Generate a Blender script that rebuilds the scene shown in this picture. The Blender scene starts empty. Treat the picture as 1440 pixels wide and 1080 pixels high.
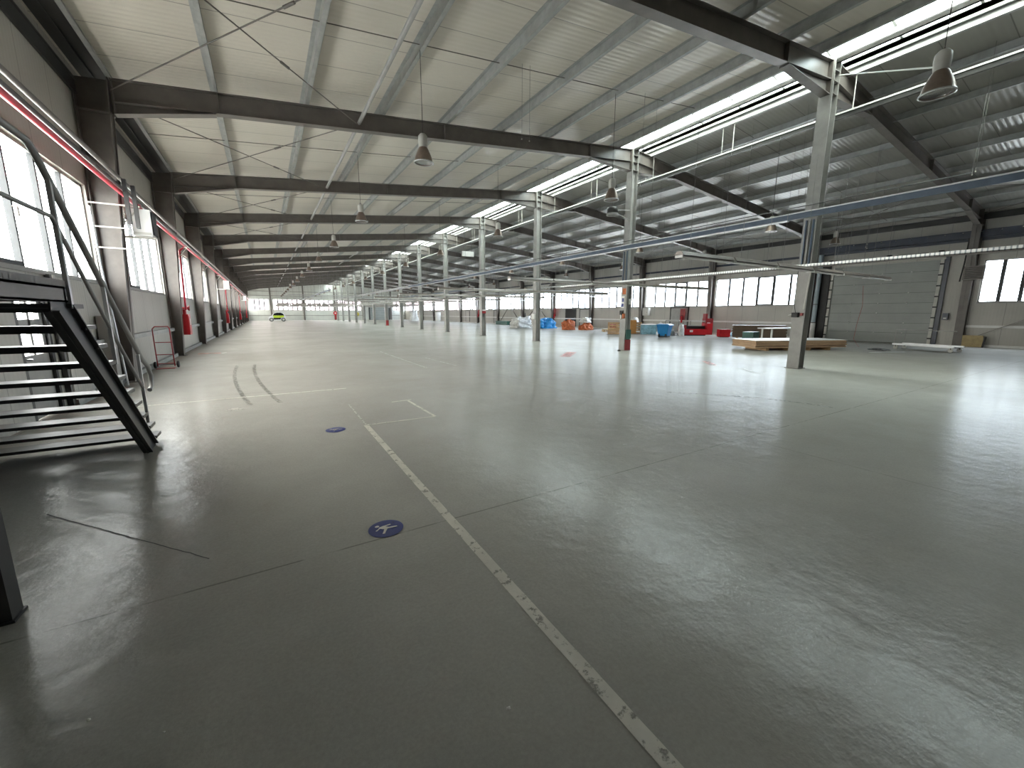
import bpy, math, random
from mathutils import Vector, Matrix, noise as mnoise
random.seed(7)
S = bpy.context.scene
COL = S.collection
PI = math.pi

# ------------------------------------------------------------------ builders
class MB:
    def __init__(s): s.v=[]; s.f=[]; s.sm=[]
    def add(s, vs, fs, smooth=False):
        n=len(s.v); s.v += [tuple(v) for v in vs]
        s.f += [tuple(i+n for i in f) for f in fs]; s.sm += [smooth]*len(fs); return s
    def bx(s,x0,x1,y0,y1,z0,z1):
        x0,x1=sorted((x0,x1)); y0,y1=sorted((y0,y1)); z0,z1=sorted((z0,z1))
        vs=[(x,y,z) for z in (z0,z1) for y in (y0,y1) for x in (x0,x1)]
        return s.add(vs,[(0,2,3,1),(4,5,7,6),(0,1,5,4),(2,6,7,3),(0,4,6,2),(1,3,7,5)])
    def obx(s,c,size,rz=0,rx=0,ry=0):
        M=Matrix.Translation(c)@Matrix.Rotation(rz,4,'Z')@Matrix.Rotation(ry,4,'Y')@Matrix.Rotation(rx,4,'X')
        a,b,d=[t/2 for t in size]
        vs=[M@Vector((x,y,z)) for z in (-d,d) for y in (-b,b) for x in (-a,a)]
        return s.add(vs,[(0,2,3,1),(4,5,7,6),(0,1,5,4),(2,6,7,3),(0,4,6,2),(1,3,7,5)])
    def beam(s,p0,p1,w,h,up=(0,0,1)):
        p0=Vector(p0);p1=Vector(p1);d=(p1-p0).normalized();u=Vector(up)
        r=d.cross(u)
        if r.length<1e-4: r=d.cross(Vector((0,1,0)))
        r.normalize();u=r.cross(d)
        vs=[p+r*a*w/2+u*b*h/2 for p in (p0,p1) for b in (-1,1) for a in (-1,1)]
        return s.add(vs,[(0,1,3,2),(4,6,7,5),(0,4,5,1),(2,3,7,6),(0,2,6,4),(1,5,7,3)])
    def cyl(s,p0,p1,r,n=10,r2=None,caps=True):
        p0=Vector(p0);p1=Vector(p1);d=(p1-p0).normalized()
        a=d.cross(Vector((0,0,1)))
        if a.length<1e-3: a=d.cross(Vector((0,1,0)))
        a.normalize();b=d.cross(a);r2=r if r2 is None else r2
        vs=[p0+(a*math.cos(t)+b*math.sin(t))*r for t in [2*PI*i/n for i in range(n)]]
        vs+=[p1+(a*math.cos(t)+b*math.sin(t))*r2 for t in [2*PI*i/n for i in range(n)]]
        s.add(vs,[(i,(i+1)%n,n+(i+1)%n,n+i) for i in range(n)],True)
        if caps: s.add(vs,[tuple(range(n))[::-1],tuple(range(n,2*n))])
        return s
    def tube(s,pts,r,n=8):
        pts=[Vector(p) for p in pts]
        rings=[]
        ref=None
        for i,p in enumerate(pts):
            d=((pts[min(i+1,len(pts)-1)]-p).normalized()+(p-pts[max(i-1,0)]).normalized())
            if d.length<1e-6: d=Vector((0,0,1))
            d.normalize()
            if ref is None:
                ref=d.cross(Vector((0,0,1)))
                if ref.length<1e-3: ref=d.cross(Vector((0,1,0)))
            a=(ref-d*ref.dot(d)).normalized(); ref=a; b=d.cross(a)
            rings+= [p+(a*math.cos(t)+b*math.sin(t))*r for t in [2*PI*k/n for k in range(n)]]
        fs=[(j*n+i,j*n+(i+1)%n,(j+1)*n+(i+1)%n,(j+1)*n+i) for j in range(len(pts)-1) for i in range(n)]
        s.add(rings,fs,True)
        m=len(pts)-1
        s.add(rings,[tuple(range(n))[::-1],tuple(range(m*n,m*n+n))])
        return s
    def lathe(s,prof,c=(0,0,0),n=20,tilt=None,smooth=True):
        M=Matrix.Translation(c)@(tilt or Matrix.Identity(4))
        vs=[M@Vector((r*math.cos(2*PI*i/n),r*math.sin(2*PI*i/n),z)) for r,z in prof for i in range(n)]
        fs=[(j*n+i,j*n+(i+1)%n,(j+1)*n+(i+1)%n,(j+1)*n+i) for j in range(len(prof)-1) for i in range(n)]
        return s.add(vs,fs,smooth)
    def prism(s,poly,axis,a0,a1):
        # poly: list of 2D points in the plane normal to axis
        def P(u,v,a):
            return {'Y':(u,a,v),'X':(a,u,v),'Z':(u,v,a)}[axis]
        n=len(poly)
        vs=[P(u,v,a0) for u,v in poly]+[P(u,v,a1) for u,v in poly]
        fs=[tuple(range(n)),tuple(range(n,2*n))[::-1]]+[(i,n+i,n+(i+1)%n,(i+1)%n) for i in range(n)]
        return s.add(vs,fs)
    def disc(s,c,r,z,n=40):
        vs=[(c[0]+r*math.cos(2*PI*i/n),c[1]+r*math.sin(2*PI*i/n),z) for i in range(n)]
        return s.add(vs,[tuple(range(n))])
    def ribbon(s,pts,w,z=0.003,th=0):
        vs=[];n=len(pts)
        for i,p in enumerate(pts):
            a=Vector(pts[max(i-1,0)]);b=Vector(pts[min(i+1,n-1)]);d=(b-a).normalized();q=Vector((-d.y,d.x))
            vs+=[(p[0]+q.x*w/2,p[1]+q.y*w/2,z),(p[0]-q.x*w/2,p[1]-q.y*w/2,z)]
        return s.add(vs,[(2*i,2*i+1,2*i+3,2*i+2) for i in range(n-1)])
    def blob(s,c,size,amp=.15,nu=18,nv=10,seed=0,floor=True,sq=1.0):
        rnd=random.Random(seed); ph=[rnd.uniform(0,6.28) for _ in range(12)]
        vs=[]
        for j in range(nv+1):
            t=(PI/2)*j/nv if floor else PI*j/nv
            for i in range(nu):
                a=2*PI*i/nu
                k=1+amp*(math.sin(3*a+ph[0]+2*t)+.7*math.sin(5*a+ph[1]-3*t)+.6*math.sin(7*a+ph[2]+5*t)+.5*math.sin(9*t+ph[3]+2*a))/2
                st=abs(math.cos(t))**sq if floor else math.sin(t)
                z=math.sin(t) if floor else -math.cos(t)
                ca,sa=math.cos(a),math.sin(a)
                if sq!=1.0: ca=math.copysign(abs(ca)**.6,ca); sa=math.copysign(abs(sa)**.6,sa)
                k+=amp*1.1*mnoise.noise(Vector((ca*st*3.1+seed,sa*st*3.1,z*3.1)))+amp*.7*mnoise.noise(Vector((ca*st*7+seed,sa*st*7,z*7)))
                vs.append((c[0]+size[0]*ca*st*k,c[1]+size[1]*sa*st*k,c[2]+size[2]*z*(1+.6*(k-1))))
        fs=[(j*nu+i,j*nu+(i+1)%nu,(j+1)*nu+(i+1)%nu,(j+1)*nu+i) for j in range(nv) for i in range(nu)]
        return s.add(vs,fs,True)
    def build(s,name,mat,parent=None,smooth=None):
        me=bpy.data.meshes.new(name)
        vs=s.v
        if parent is not None:
            inv=ROOTM[parent.name].inverted() if parent.name in ROOTM else Matrix.Identity(4)
            vs=[tuple(inv@Vector(v)) for v in vs]
        me.from_pydata(vs,[],s.f); me.update()
        for p,q in zip(me.polygons,s.sm): p.use_smooth=q
        import bmesh
        bm=bmesh.new(); bm.from_mesh(me); bmesh.ops.recalc_face_normals(bm,faces=bm.faces); bm.to_mesh(me); bm.free()
        me.materials.append(mat)
        o=bpy.data.objects.new(name,me); COL.objects.link(o)
        if parent is not None:
            o.parent=parent
            if parent.name in ROOTM: ROOTM[o.name]=ROOTM[parent.name]
        return o
ROOTM={}
LABELS={}
def tag(o,label,cat=None,group=None,kind=None):
    if label:
        o['label']=label
    if cat: o['category']=cat
    if group: o['group']=group
    if kind: o['kind']=kind
    return o
def thing(name,label,cat,loc=(0,0,0),rz=0,group=None,kind=None):
    o=bpy.data.objects.new(name,None); COL.objects.link(o)
    o.empty_display_size=.1
    o.location=loc; o.rotation_euler=(0,0,rz)
    ROOTM[o.name]=Matrix.Translation(loc)@Matrix.Rotation(rz,4,'Z')
    return tag(o,label,cat,group,kind)
def dup(src,loc,label,rz=None,group=None):
    r=src.copy(); COL.objects.link(r); r.location=loc
    if rz is not None: r.rotation_euler=(0,0,rz)
    r['label']=label
    if group: r['group']=group
    def rec(a,b):
        for ch in list(a.children):
            c=ch.copy(); COL.objects.link(c); c.parent=b; rec(ch,c)
    rec(src,r)
    return r
ORD=['first','second','third','fourth','fifth','sixth','seventh','eighth','ninth','tenth','eleventh','twelfth','thirteenth','fourteenth','fifteenth','sixteenth']

# ------------------------------------------------------------------ materials
def new_mat(name):
    m=bpy.data.materials.new(name); m.use_nodes=True
    nt=m.node_tree; b=nt.nodes['Principled BSDF']; return m,nt,b
def N(nt,t,**k):
    n=nt.nodes.new(t)
    for a,b in k.items():
        if a.startswith('i_'): n.inputs[a[2:].replace('_',' ')].default_value=b
        else: setattr(n,a,b)
    return n
def math_(nt,op,a,b=None,c=None):
    n=nt.nodes.new('ShaderNodeMath'); n.operation=op
    for i,x in enumerate((a,b,c)):
        if x is None: continue
        if isinstance(x,(int,float)): n.inputs[i].default_value=x
        else: nt.links.new(x,n.inputs[i])
    return n.outputs[0]
def mixc(nt,f,a,b):
    n=nt.nodes.new('ShaderNodeMix'); n.data_type='RGBA'
    for i,x in ((0,f),(6,a),(7,b)):
        if isinstance(x,(int,float)): n.inputs[i].default_value=x
        elif isinstance(x,(tuple,list)): n.inputs[i].default_value=(*x,1) if len(x)==3 else x
        else: nt.links.new(x,n.inputs[i])
    return n.outputs[2]
def noise(nt,scale,detail=4,rough=.55,vec=None,dist=0):
    n=N(nt,'ShaderNodeTexNoise'); n.inputs['Scale'].default_value=scale; n.inputs['Detail'].default_value=detail
    n.inputs['Roughness'].default_value=rough; n.inputs['Distortion'].default_value=dist
    if vec is not None: nt.links.new(vec,n.inputs['Vector'])
    return n.outputs['Fac']
def geo(nt): return N(nt,'ShaderNodeNewGeometry').outputs['Position']
def ramp(nt,f,a,b):
    n=N(nt,'ShaderNodeMapRange'); n.inputs['From Min'].default_value=a; n.inputs['From Max'].default_value=b
    nt.links.new(f,n.inputs['Value']); return n.outputs['Result']
def mat(name,col,rough=.5,metal=0,amt=.18,scale=3,bump=0,spec=.5,emit=None):
    m,nt,b=new_mat(name)
    tc=N(nt,'ShaderNodeTexCoord').outputs['Object']
    f=ramp(nt,noise(nt,scale,5,.6,tc),.3,.7)
    dark=tuple(c*(1-amt) for c in col); lite=tuple(min(1,c*(1+amt)) for c in col)
    nt.links.new(mixc(nt,f,dark,lite),b.inputs['Base Color'])
    b.inputs['Roughness'].default_value=rough; b.inputs['Metallic'].default_value=metal
    b.inputs['Specular IOR Level'].default_value=spec
    if bump:
        bn=N(nt,'ShaderNodeBump'); bn.inputs['Strength'].default_value=bump; bn.inputs['Distance'].default_value=.02
        nt.links.new(noise(nt,scale*6,3,.5,tc),bn.inputs['Height']); nt.links.new(bn.outputs[0],b.inputs['Normal'])
    return m
def line_mask(nt,coord,period,width,offset=0):
    # 1 inside thin lines repeating each `period`
    a=math_(nt,'ADD',coord,offset); w=math_(nt,'WRAP',a,period,0.0) if False else math_(nt,'MODULO',math_(nt,'ADD',a,1000*period),period)
    return math_(nt,'LESS_THAN',w,width)
def panel_mat(name,col,axis,period,rib,rough=.45,metal=0,amt=.08,seam=.45,seamw=.018,ribamp=.25,axis2=None,period2=1,offset=0):
    m,nt,b=new_mat(name)
    p=geo(nt); sp=N(nt,'ShaderNodeSeparateXYZ'); nt.links.new(p,sp.inputs[0])
    c=sp.outputs['XYZ'.index(axis)]
    ln=line_mask(nt,c,period,seamw,offset)
    if axis2:
        ln=math_(nt,'MAXIMUM',ln,line_mask(nt,sp.outputs['XYZ'.index(axis2)],period2,seamw*1.4))
    f=ramp(nt,noise(nt,.7,4,.6,p),.3,.7)
    base=mixc(nt,f,tuple(x*(1-amt) for x in col),tuple(min(1,x*(1+amt)) for x in col))
    dk=tuple(x*seam for x in col)
    nt.links.new(mixc(nt,ln,base,dk),b.inputs['Base Color'])
    b.inputs['Roughness'].default_value=rough; b.inputs['Metallic'].default_value=metal
    s=math_(nt,'SINE',math_(nt,'MULTIPLY',c,2*PI/rib))
    bn=N(nt,'ShaderNodeBump'); bn.inputs['Strength'].default_value=ribamp; bn.inputs['Distance'].default_value=.01
    nt.links.new(s,bn.inputs['Height']); nt.links.new(bn.outputs[0],b.inputs['Normal'])
    return m
M={}
M['steel']=mat('grey_steel_paint',(.135,.12,.108),.42,.0,.2,2.5)
M['steel_dark']=mat('dark_steel_paint',(.035,.034,.033),.4,.0,.25,3)
M['steel_lite']=mat('light_grey_and_lit_steel_paint',(.30,.295,.28),.42,0,.14,3)  # light grey parts, and centre columns whose lighting is put into the colour
M['mullion']=mat('window_frame_paint',(.05,.053,.056),.5,0,.1,4)
M['galv']=mat('galvanised_steel',(.36,.37,.36),.42,.35,.15,5)
M['alu']=mat('silver_rail_metal',(.62,.63,.64),.33,.6,.1,6)
M['wall']=panel_mat('wall_panel',(.43,.415,.375),'Y',1.0,.1,rough=.42,amt=.07,seam=.6,seamw=.016,ribamp=.12)
M['wall_far']=panel_mat('far_wall_panel',(.55,.56,.52),'X',1.0,.1,rough=.42,amt=.07,seam=.6,seamw=.016,ribamp=.12)
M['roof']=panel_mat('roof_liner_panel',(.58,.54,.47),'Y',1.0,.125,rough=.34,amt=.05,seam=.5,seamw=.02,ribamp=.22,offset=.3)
M['roof_shaded']=panel_mat('shaded_roof_liner_panel',(.28,.275,.25),'Y',1.0,.125,rough=.34,amt=.05,seam=.5,seamw=.02,ribamp=.22,offset=.3)  # same lining as the left slope, with its shade put into the colour
M['white']=mat('white_paint',(.72,.72,.70),.4,0,.06,4)
M['offwhite']=mat('dusty_white_enamel',(.5,.49,.45),.45,0,.12,5)
M['brown']=mat('tarnished_copper_grey_metal',(.25,.195,.16),.35,.55,.2,6)
M['luminaire']=mat('grey_brown_luminaire_tray',(.2,.175,.155),.4,.2,.15,5)
M['tubewhite']=mat('fluorescent_tube_glass',(.8,.8,.76),.2,0,.03,3)
M['red']=mat('red_enamel',(.5,.012,.02),.32,0,.15,4)
M['redpipe']=mat('red_sprinkler_pipe',(.55,.02,.045),.3,0,.12,4)
M['maroon']=mat('dull_red_paint',(.27,.02,.022),.45,0,.25,5)
M['black']=mat('black_rubber',(.012,.012,.012),.55,0,.2,6)
M['navy']=mat('navy_steel_paint',(.02,.028,.05),.35,0,.2,3)
M['bluegrey']=mat('blue_grey_conduit',(.085,.115,.16),.35,.2,.15,4)
M['blue']=mat('blue_bin_plastic',(.0,.17,.42),.38,0,.1,4)
M['bluetarp']=mat('blue_tarpaulin',(.02,.26,.62),.4,0,.25,5,bump=.6)
M['paletarp']=mat('pale_blue_tarpaulin',(.22,.42,.52),.35,0,.35,5,bump=.8)
M['whitetarp']=mat('white_plastic_sheet',(.62,.62,.60),.35,0,.2,6,bump=.6)
M['greybag']=mat('grey_plastic_sack',(.25,.27,.26),.4,0,.3,7,bump=.6)
M['wood']=mat('pale_pine_wood',(.50,.33,.18),.6,0,.2,6)
M['orange']=mat('orange_brown_ply',(.42,.2,.05),.55,0,.2,4)
M['orangebag']=mat('orange_sack_cloth',(.50,.14,.05),.6,0,.3,7,bump=.5)
M['tan']=mat('raw_chipboard',(.42,.33,.17),.6,0,.15,8)
M['greenbox']=mat('dark_green_paint',(.03,.10,.08),.45,0,.2,4)
M['lime']=mat('lime_car_paint',(.42,.58,.05),.25,0,.08,2)
M['carwhite']=mat('white_car_paint',(.7,.72,.74),.2,0,.04,2)
M['darkglass']=mat('dark_car_glass',(.012,.015,.016),.08,0,.1,3)
M['signblue']=mat('blue_floor_sticker',(.045,.06,.22),.45,0,.25,30)
M['yellow']=mat('faded_yellow_paint',(.5,.42,.05),.5,0,.2,5)
M['cable']=mat('dark_cable_sheath',(.03,.028,.025),.5,0,.1,5)
M['wire']=mat('thin_steel_wire',(.22,.22,.21),.4,.5,.1,5)
M['paleblue']=mat('pale_blue_plastic_pipe',(.35,.43,.48),.35,0,.1,4)
M['ground']=mat('outdoor_concrete_yard',(.72,.72,.70),.8,0,.1,.3)

M['pink']=mat('pale_pink_render',(.80,.62,.66),.7,0,.1,.4)
# plywood stacks: layered edges
def stack_mat(name,a,b,period):
    m,nt,bs=new_mat(name)
    sp=N(nt,'ShaderNodeSeparateXYZ'); p=geo(nt); nt.links.new(p,sp.inputs[0])
    ln=line_mask(nt,sp.outputs[2],period,period*.28)
    f=ramp(nt,noise(nt,4,5,.6,p),.3,.7)
    nt.links.new(mixc(nt,ln,mixc(nt,f,a,tuple(x*1.25 for x in a)),b),bs.inputs['Base Color'])
    bs.inputs['Roughness'].default_value=.6
    return m
M['ply']=stack_mat('plywood_sheet_edges',(.46,.31,.19),(.2,.12,.07),.05)
M['plydark']=stack_mat('brown_board_edges',(.13,.085,.055),(.06,.04,.028),.045)

# door panel
def door_mat():
    m,nt,b=new_mat('sectional_door_panel')
    p=geo(nt); sp=N(nt,'ShaderNodeSeparateXYZ'); nt.links.new(p,sp.inputs[0]); z=sp.outputs[2]
    big=line_mask(nt,z,.48,.018); small=line_mask(nt,z,.08,.012)
    f=ramp(nt,noise(nt,1.2,4,.6,p),.3,.7)
    base=mixc(nt,f,(.245,.265,.25),(.30,.32,.30))
    base=mixc(nt,math_(nt,'MULTIPLY',small,.35),base,(.15,.165,.155))
    nt.links.new(mixc(nt,big,base,(.09,.10,.095)),b.inputs['Base Color'])
    b.inputs['Roughness'].default_value=.4
    return m
M['door']=door_mat()

# cable tray with perforations
def tray_mat():
    m,nt,b=new_mat('perforated_galvanised_tray')
    p=geo(nt); sp=N(nt,'ShaderNodeSeparateXYZ'); nt.links.new(p,sp.inputs[0])
    ln=line_mask(nt,sp.outputs[1],.07,.022)
    nt.links.new(mixc(nt,ln,(.62,.64,.63),(.22,.25,.27)),b.inputs['Base Color'])
    b.inputs['Roughness'].default_value=.35; b.inputs['Metallic'].default_value=.5
    return m
M['tray']=tray_mat()

# glass
def glass_mat(name,tint,trans=.9,trl=0):
    m=bpy.data.materials.new(name); m.use_nodes=True; nt=m.node_tree
    for n in list(nt.nodes): nt.nodes.remove(n)
    out=N(nt,'ShaderNodeOutputMaterial'); t=N(nt,'ShaderNodeBsdfTransparent'); t.inputs[0].default_value=(*tint,1)
    g=N(nt,'ShaderNodeBsdfGlossy'); g.inputs['Roughness'].default_value=.03
    mx=N(nt,'ShaderNodeMixShader'); mx.inputs[0].default_value=1-trans
    nt.links.new(t.outputs[0],mx.inputs[1]); nt.links.new(g.outputs[0],mx.inputs[2])
    last=mx
    if trl:
        tr=N(nt,'ShaderNodeBsdfTranslucent'); tr.inputs[0].default_value=(*tint,1)
        p=geo(nt); f=ramp(nt,noise(nt,2.2,5,.65,p),.35,.75)
        m2=N(nt,'ShaderNodeMixShader'); nt.links.new(math_(nt,'MULTIPLY',f,trl),m2.inputs[0])
        nt.links.new(mx.outputs[0],m2.inputs[1]); nt.links.new(tr.outputs[0],m2.inputs[2]); last=m2
    nt.links.new(last.outputs[0],out.inputs[0])
    return m
M['glass']=glass_mat('window_glass',(.96,.98,.99),.94)
M['sky']=glass_mat('translucent_skylight_sheet',(.93,.98,.95),.95,.6)

# floor
def floor_mat():
    m,nt,b=new_mat('polished_concrete')
    p=geo(nt); sp=N(nt,'ShaderNodeSeparateXYZ'); nt.links.new(p,sp.inputs[0]); X,Y=sp.outputs[0],sp.outputs[1]
    n1=ramp(nt,noise(nt,.35,6,.62,p,.4),.3,.7); n2=ramp(nt,noise(nt,2.2,6,.6,p,.3),.2,.8); n3=ramp(nt,noise(nt,16,6,.75,p),.3,.75)
    col=mixc(nt,n1,(.31,.303,.277),(.45,.44,.405))
    col=mixc(nt,math_(nt,'MULTIPLY',n2,.33),col,(.27,.26,.232))
    col=mixc(nt,math_(nt,'MULTIPLY',n3,.4),col,(.42,.41,.385))
    n4=ramp(nt,noise(nt,60,4,.7,p),.35,.65); col=mixc(nt,math_(nt,'MULTIPLY',n4,.22),col,(.17,.165,.15))
    # fine scuffs: thin curved veins
    v=N(nt,'ShaderNodeTexVoronoi',feature='DISTANCE_TO_EDGE'); v.inputs['Scale'].default_value=3.1
    mp=N(nt,'ShaderNodeMapping'); mp.inputs['Scale'].default_value=(1,.45,1); mp.inputs['Rotation'].default_value=(0,0,.9)
    wn=N(nt,'ShaderNodeTexNoise'); wn.inputs['Scale'].default_value=2.5; wn.inputs['Detail'].default_value=5
    nt.links.new(p,wn.inputs['Vector'])
    va=N(nt,'ShaderNodeVectorMath',operation='MULTIPLY_ADD'); nt.links.new(wn.outputs['Color'],va.inputs[0]); va.inputs[1].default_value=(1.3,1.3,1.3); nt.links.new(p,va.inputs[2])
    nt.links.new(va.outputs[0],mp.inputs[0]); nt.links.new(mp.outputs[0],v.inputs['Vector'])
    vein=math_(nt,'LESS_THAN',v.outputs['Distance'],.0035)
    vmask=math_(nt,'MULTIPLY',vein,ramp(nt,noise(nt,1.3,3,.6,p),.5,.75))
    col=mixc(nt,math_(nt,'MULTIPLY',vmask,.14),col,(.085,.08,.072))
    # expansion joints
    j=line_mask(nt,math_(nt,'ADD',Y,noise(nt,3,2,.5,p)) if False else Y,6.0,.012,-2.44)
    j2=line_mask(nt,X,7.2,.012,-4.6)
    jj=math_(nt,'MAXIMUM',j,math_(nt,'MULTIPLY',j2,.7))
    jj=math_(nt,'MULTIPLY',jj,ramp(nt,noise(nt,5,2,.5,p),.35,.5))
    col=mixc(nt,math_(nt,'MULTIPLY',jj,.45),col,(.05,.048,.043))
    r=math_(nt,'ADD',.13,math_(nt,'MULTIPLY',n2,.12)); r=math_(nt,'ADD',r,math_(nt,'MULTIPLY',n3,.06))
    bn=N(nt,'ShaderNodeBump'); bn.inputs['Strength'].default_value=.30; bn.inputs['Distance'].default_value=.02
    h=math_(nt,'ADD',noise(nt,6,5,.6,p),math_(nt,'MULTIPLY',noise(nt,.8,3,.5,p),1.6))
    nt.links.new(h,bn.inputs['Height'])
    df=N(nt,'ShaderNodeBsdfDiffuse'); nt.links.new(col,df.inputs['Color']); nt.links.new(bn.outputs[0],df.inputs['Normal'])
    gl=N(nt,'ShaderNodeBsdfGlossy'); nt.links.new(r,gl.inputs['Roughness']); nt.links.new(bn.outputs[0],gl.inputs['Normal'])
    fr=N(nt,'ShaderNodeFresnel'); fr.inputs['IOR'].default_value=1.5
    fac=math_(nt,'MULTIPLY',math_(nt,'MINIMUM',fr.outputs[0],.14),math_(nt,'ADD',.75,math_(nt,'MULTIPLY',n2,.35)))
    mx=N(nt,'ShaderNodeMixShader'); nt.links.new(fac,mx.inputs[0]); nt.links.new(df.outputs[0],mx.inputs[1]); nt.links.new(gl.outputs[0],mx.inputs[2])
    nt.links.new(mx.outputs[0],nt.nodes['Material Output'].inputs[0]); nt.nodes.remove(b)
    return m
M['floor']=floor_mat()
def paint_mat(name,col,wear=.45,scale=14):
    m=bpy.data.materials.new(name); m.use_nodes=True; nt=m.node_tree; b=nt.nodes['Principled BSDF']; out=nt.nodes['Material Output']
    p=geo(nt); f=ramp(nt,noise(nt,scale,7,.7,p),wear-.06,wear+.06)
    f2=ramp(nt,noise(nt,3,5,.6,p),.3,.7)
    nt.links.new(mixc(nt,f2,tuple(c*.7 for c in col),col),b.inputs['Base Color']); b.inputs['Roughness'].default_value=.45
    t=N(nt,'ShaderNodeBsdfTransparent'); mx=N(nt,'ShaderNodeMixShader')
    nt.links.new(f,mx.inputs[0]); nt.links.new(t.outputs[0],mx.inputs[1]); nt.links.new(b.outputs[0],mx.inputs[2]); nt.links.new(mx.outputs[0],out.inputs[0])
    return m
M['line']=paint_mat('worn_white_floor_paint',(.62,.59,.52),.40)
M['linefaint']=paint_mat('nearly_gone_white_floor_paint',(.5,.48,.44),.47)
M['redpaint']=paint_mat('worn_red_floor_paint',(.48,.12,.09),.47,5)
M['tyre']=paint_mat('rubber_tyre_mark',(.21,.205,.185),.52,9)
M['stickerwhite']=paint_mat('worn_white_sticker',(.92,.88,.8),.33,20)
M['stickerblue']=paint_mat('worn_blue_sticker',(.055,.07,.24),.34,22)

# ------------------------------------------------------------------ camera
cam_d=bpy.data.cameras.new('camera'); cam=bpy.data.objects.new('camera',cam_d); COL.objects.link(cam)
F=567.34; yaw,pitch,roll,CH=math.radians(31.1555),math.radians(9.953),math.radians(.098),1.4122
fw=Vector((math.sin(yaw)*math.cos(pitch),math.cos(yaw)*math.cos(pitch),-math.sin(pitch)))
rt=Vector((math.cos(yaw),-math.sin(yaw),0)); up=rt.cross(fw)
R=math.cos(roll)*rt+math.sin(roll)*up; U=-math.sin(roll)*rt+math.cos(roll)*up
mw=Matrix((( R.x,U.x,-fw.x,0),(R.y,U.y,-fw.y,0),(R.z,U.z,-fw.z,CH),(0,0,0,1)))
cam.matrix_world=mw
cam_d.sensor_fit='HORIZONTAL'; cam_d.sensor_width=36; cam_d.lens=36*F/1440; cam_d.clip_start=.05; cam_d.clip_end=400
S.camera=cam

# ------------------------------------------------------------------ dimensions
XL,XR=-2.65,26.5          # inner faces of side walls
XC=11.84                  # centre column row
Y0,YF=-2.2,89.2          # back and far walls
def YK(k): return 5.18+6*(k-1)
RX=11.87
def zt(x): return 7.17-.103*abs(x-RX)      # top of rafters
PL,PR=11.15,12.6          # skylight slot

# ------------------------------------------------------------------ shell
def struct(name,mb,m,label=None,parent=None):
    o=mb.build(name,m,parent)
    if parent is None: tag(o,label,None,None,'structure')
    return o
struct('floor',MB().bx(XL-.15,XR+.15,Y0-.1,YF+.1,-.15,0),M['floor'],'wide polished grey concrete floor of the empty hall')
struct('ground_outside',MB().bx(-90,115,-70,160,-.4,-.16),M['ground'],'pale concrete yard around the building')
struct('ground_building',MB().bx(-20,50,108,112,-.2,9),M['pink'],'pale pink building standing outside the end wall windows').name='neighbour_building'
ZS,ZH=1.97,3.74           # window sill and head (left)
def wall_side(name,xa,xb,zs,zh,label,opens,lead):
    mb=MB()
    ztop=zt(XL)+.2
    # opens: list of (y0,y1,z0,z1) openings
    ys=sorted({Y0,YF,*[o[0] for o in opens],*[o[1] for o in opens]})
    for a,b in zip(ys,ys[1:]):
        mid=(a+b)/2; cut=[(o[2],o[3]) for o in opens if o[0]<=mid<=o[1]]
        z=0
        for c0,c1 in sorted(cut):
            if c0>z+.001: mb.bx(xa,xb,a,b,z,c0)
            z=c1
        mb.bx(xa,xb,a,b,z,ztop)
    return struct(name,mb,M['wall'],label)
left_win=[]; right_win=[]
for k in range(1,14+1):
    y0,y1=YK(k)+.17,YK(k+1)-.22
    if y1<YF+1:
        left_win.append((y0,min(y1,YF-.3)))
DOORL=(7.5,8.42,0,1.78)
opL=[(a,b,ZS,ZH) for a,b in left_win]
# cut the exit door under the window of its bay
opL2=[]
for a,b,c,d in opL:
    if a<DOORL[0]<b:
        opL2+= [(a,DOORL[0],c,d),(DOORL[0],DOORL[1],c,d),(DOORL[1],b,c,d),DOORL]
    else: opL2.append((a,b,c,d))
# merge overlap: door column has two openings stacked
wall_side('wall_left',XL-.14,XL,ZS,ZH,'light grey panelled side wall under the windows at left',opL2,0)
ZSR,ZHR=1.9,3.68
DOORR=(6.05,10.38,0,3.84)
opR=[]
for k in range(0,15):
    y0,y1=YK(k)+.25,YK(k+1)-.2
    if k==1: opR.append(DOORR); continue
    if k==0: y0,y1=1.4,4.86
    y1=min(y1,YF-.3)
    if y0<YF-1: opR.append((y0,y1,ZSR,ZHR)); right_win.append((y0,y1))
wall_side('wall_right',XR,XR+.14,ZSR,ZHR,'light grey panelled side wall beyond the stacked boards at right',opR,0)
# far wall
far_cols=[1.15,6.66,12.2,17.6,23.4]
far_open=[(-2.2,.85,1.92,3.9),(1.5,6.35,1.92,3.9),(7.0,11.9,1.92,3.9),(12.5,17.3,1.92,3.9),(18.9,23.0,0,3.7),(23.9,26.1,1.92,3.9)]
def wall_end(name,y0,y1,opens,label,m):
    mb=MB(); xs=sorted({XL-.14,XR+.14,RX,*[o[0] for o in opens],*[o[1] for o in opens]})
    for a,b in zip(xs,xs[1:]):
        mid=(a+b)/2; z=0
        for o in opens:
            if o[0]<=mid<=o[1]:
                if o[2]>.01: mb.bx(a,b,y0,y1,0,o[2])
                z=o[3]
        mb.prism([(a,z),(b,z),(b,zt(b)+.25),(a,zt(a)+.25)],'Y',y0,y1)
    return struct(name,mb,m,label)
wall_end('wall_far',YF,YF+.14,far_open,'distant pale end wall with pinkish windows behind the small car',M['wall_far'])
wall_end('wall_back',Y0-.14,Y0,[],'end wall behind the viewer',M['steel'])
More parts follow.
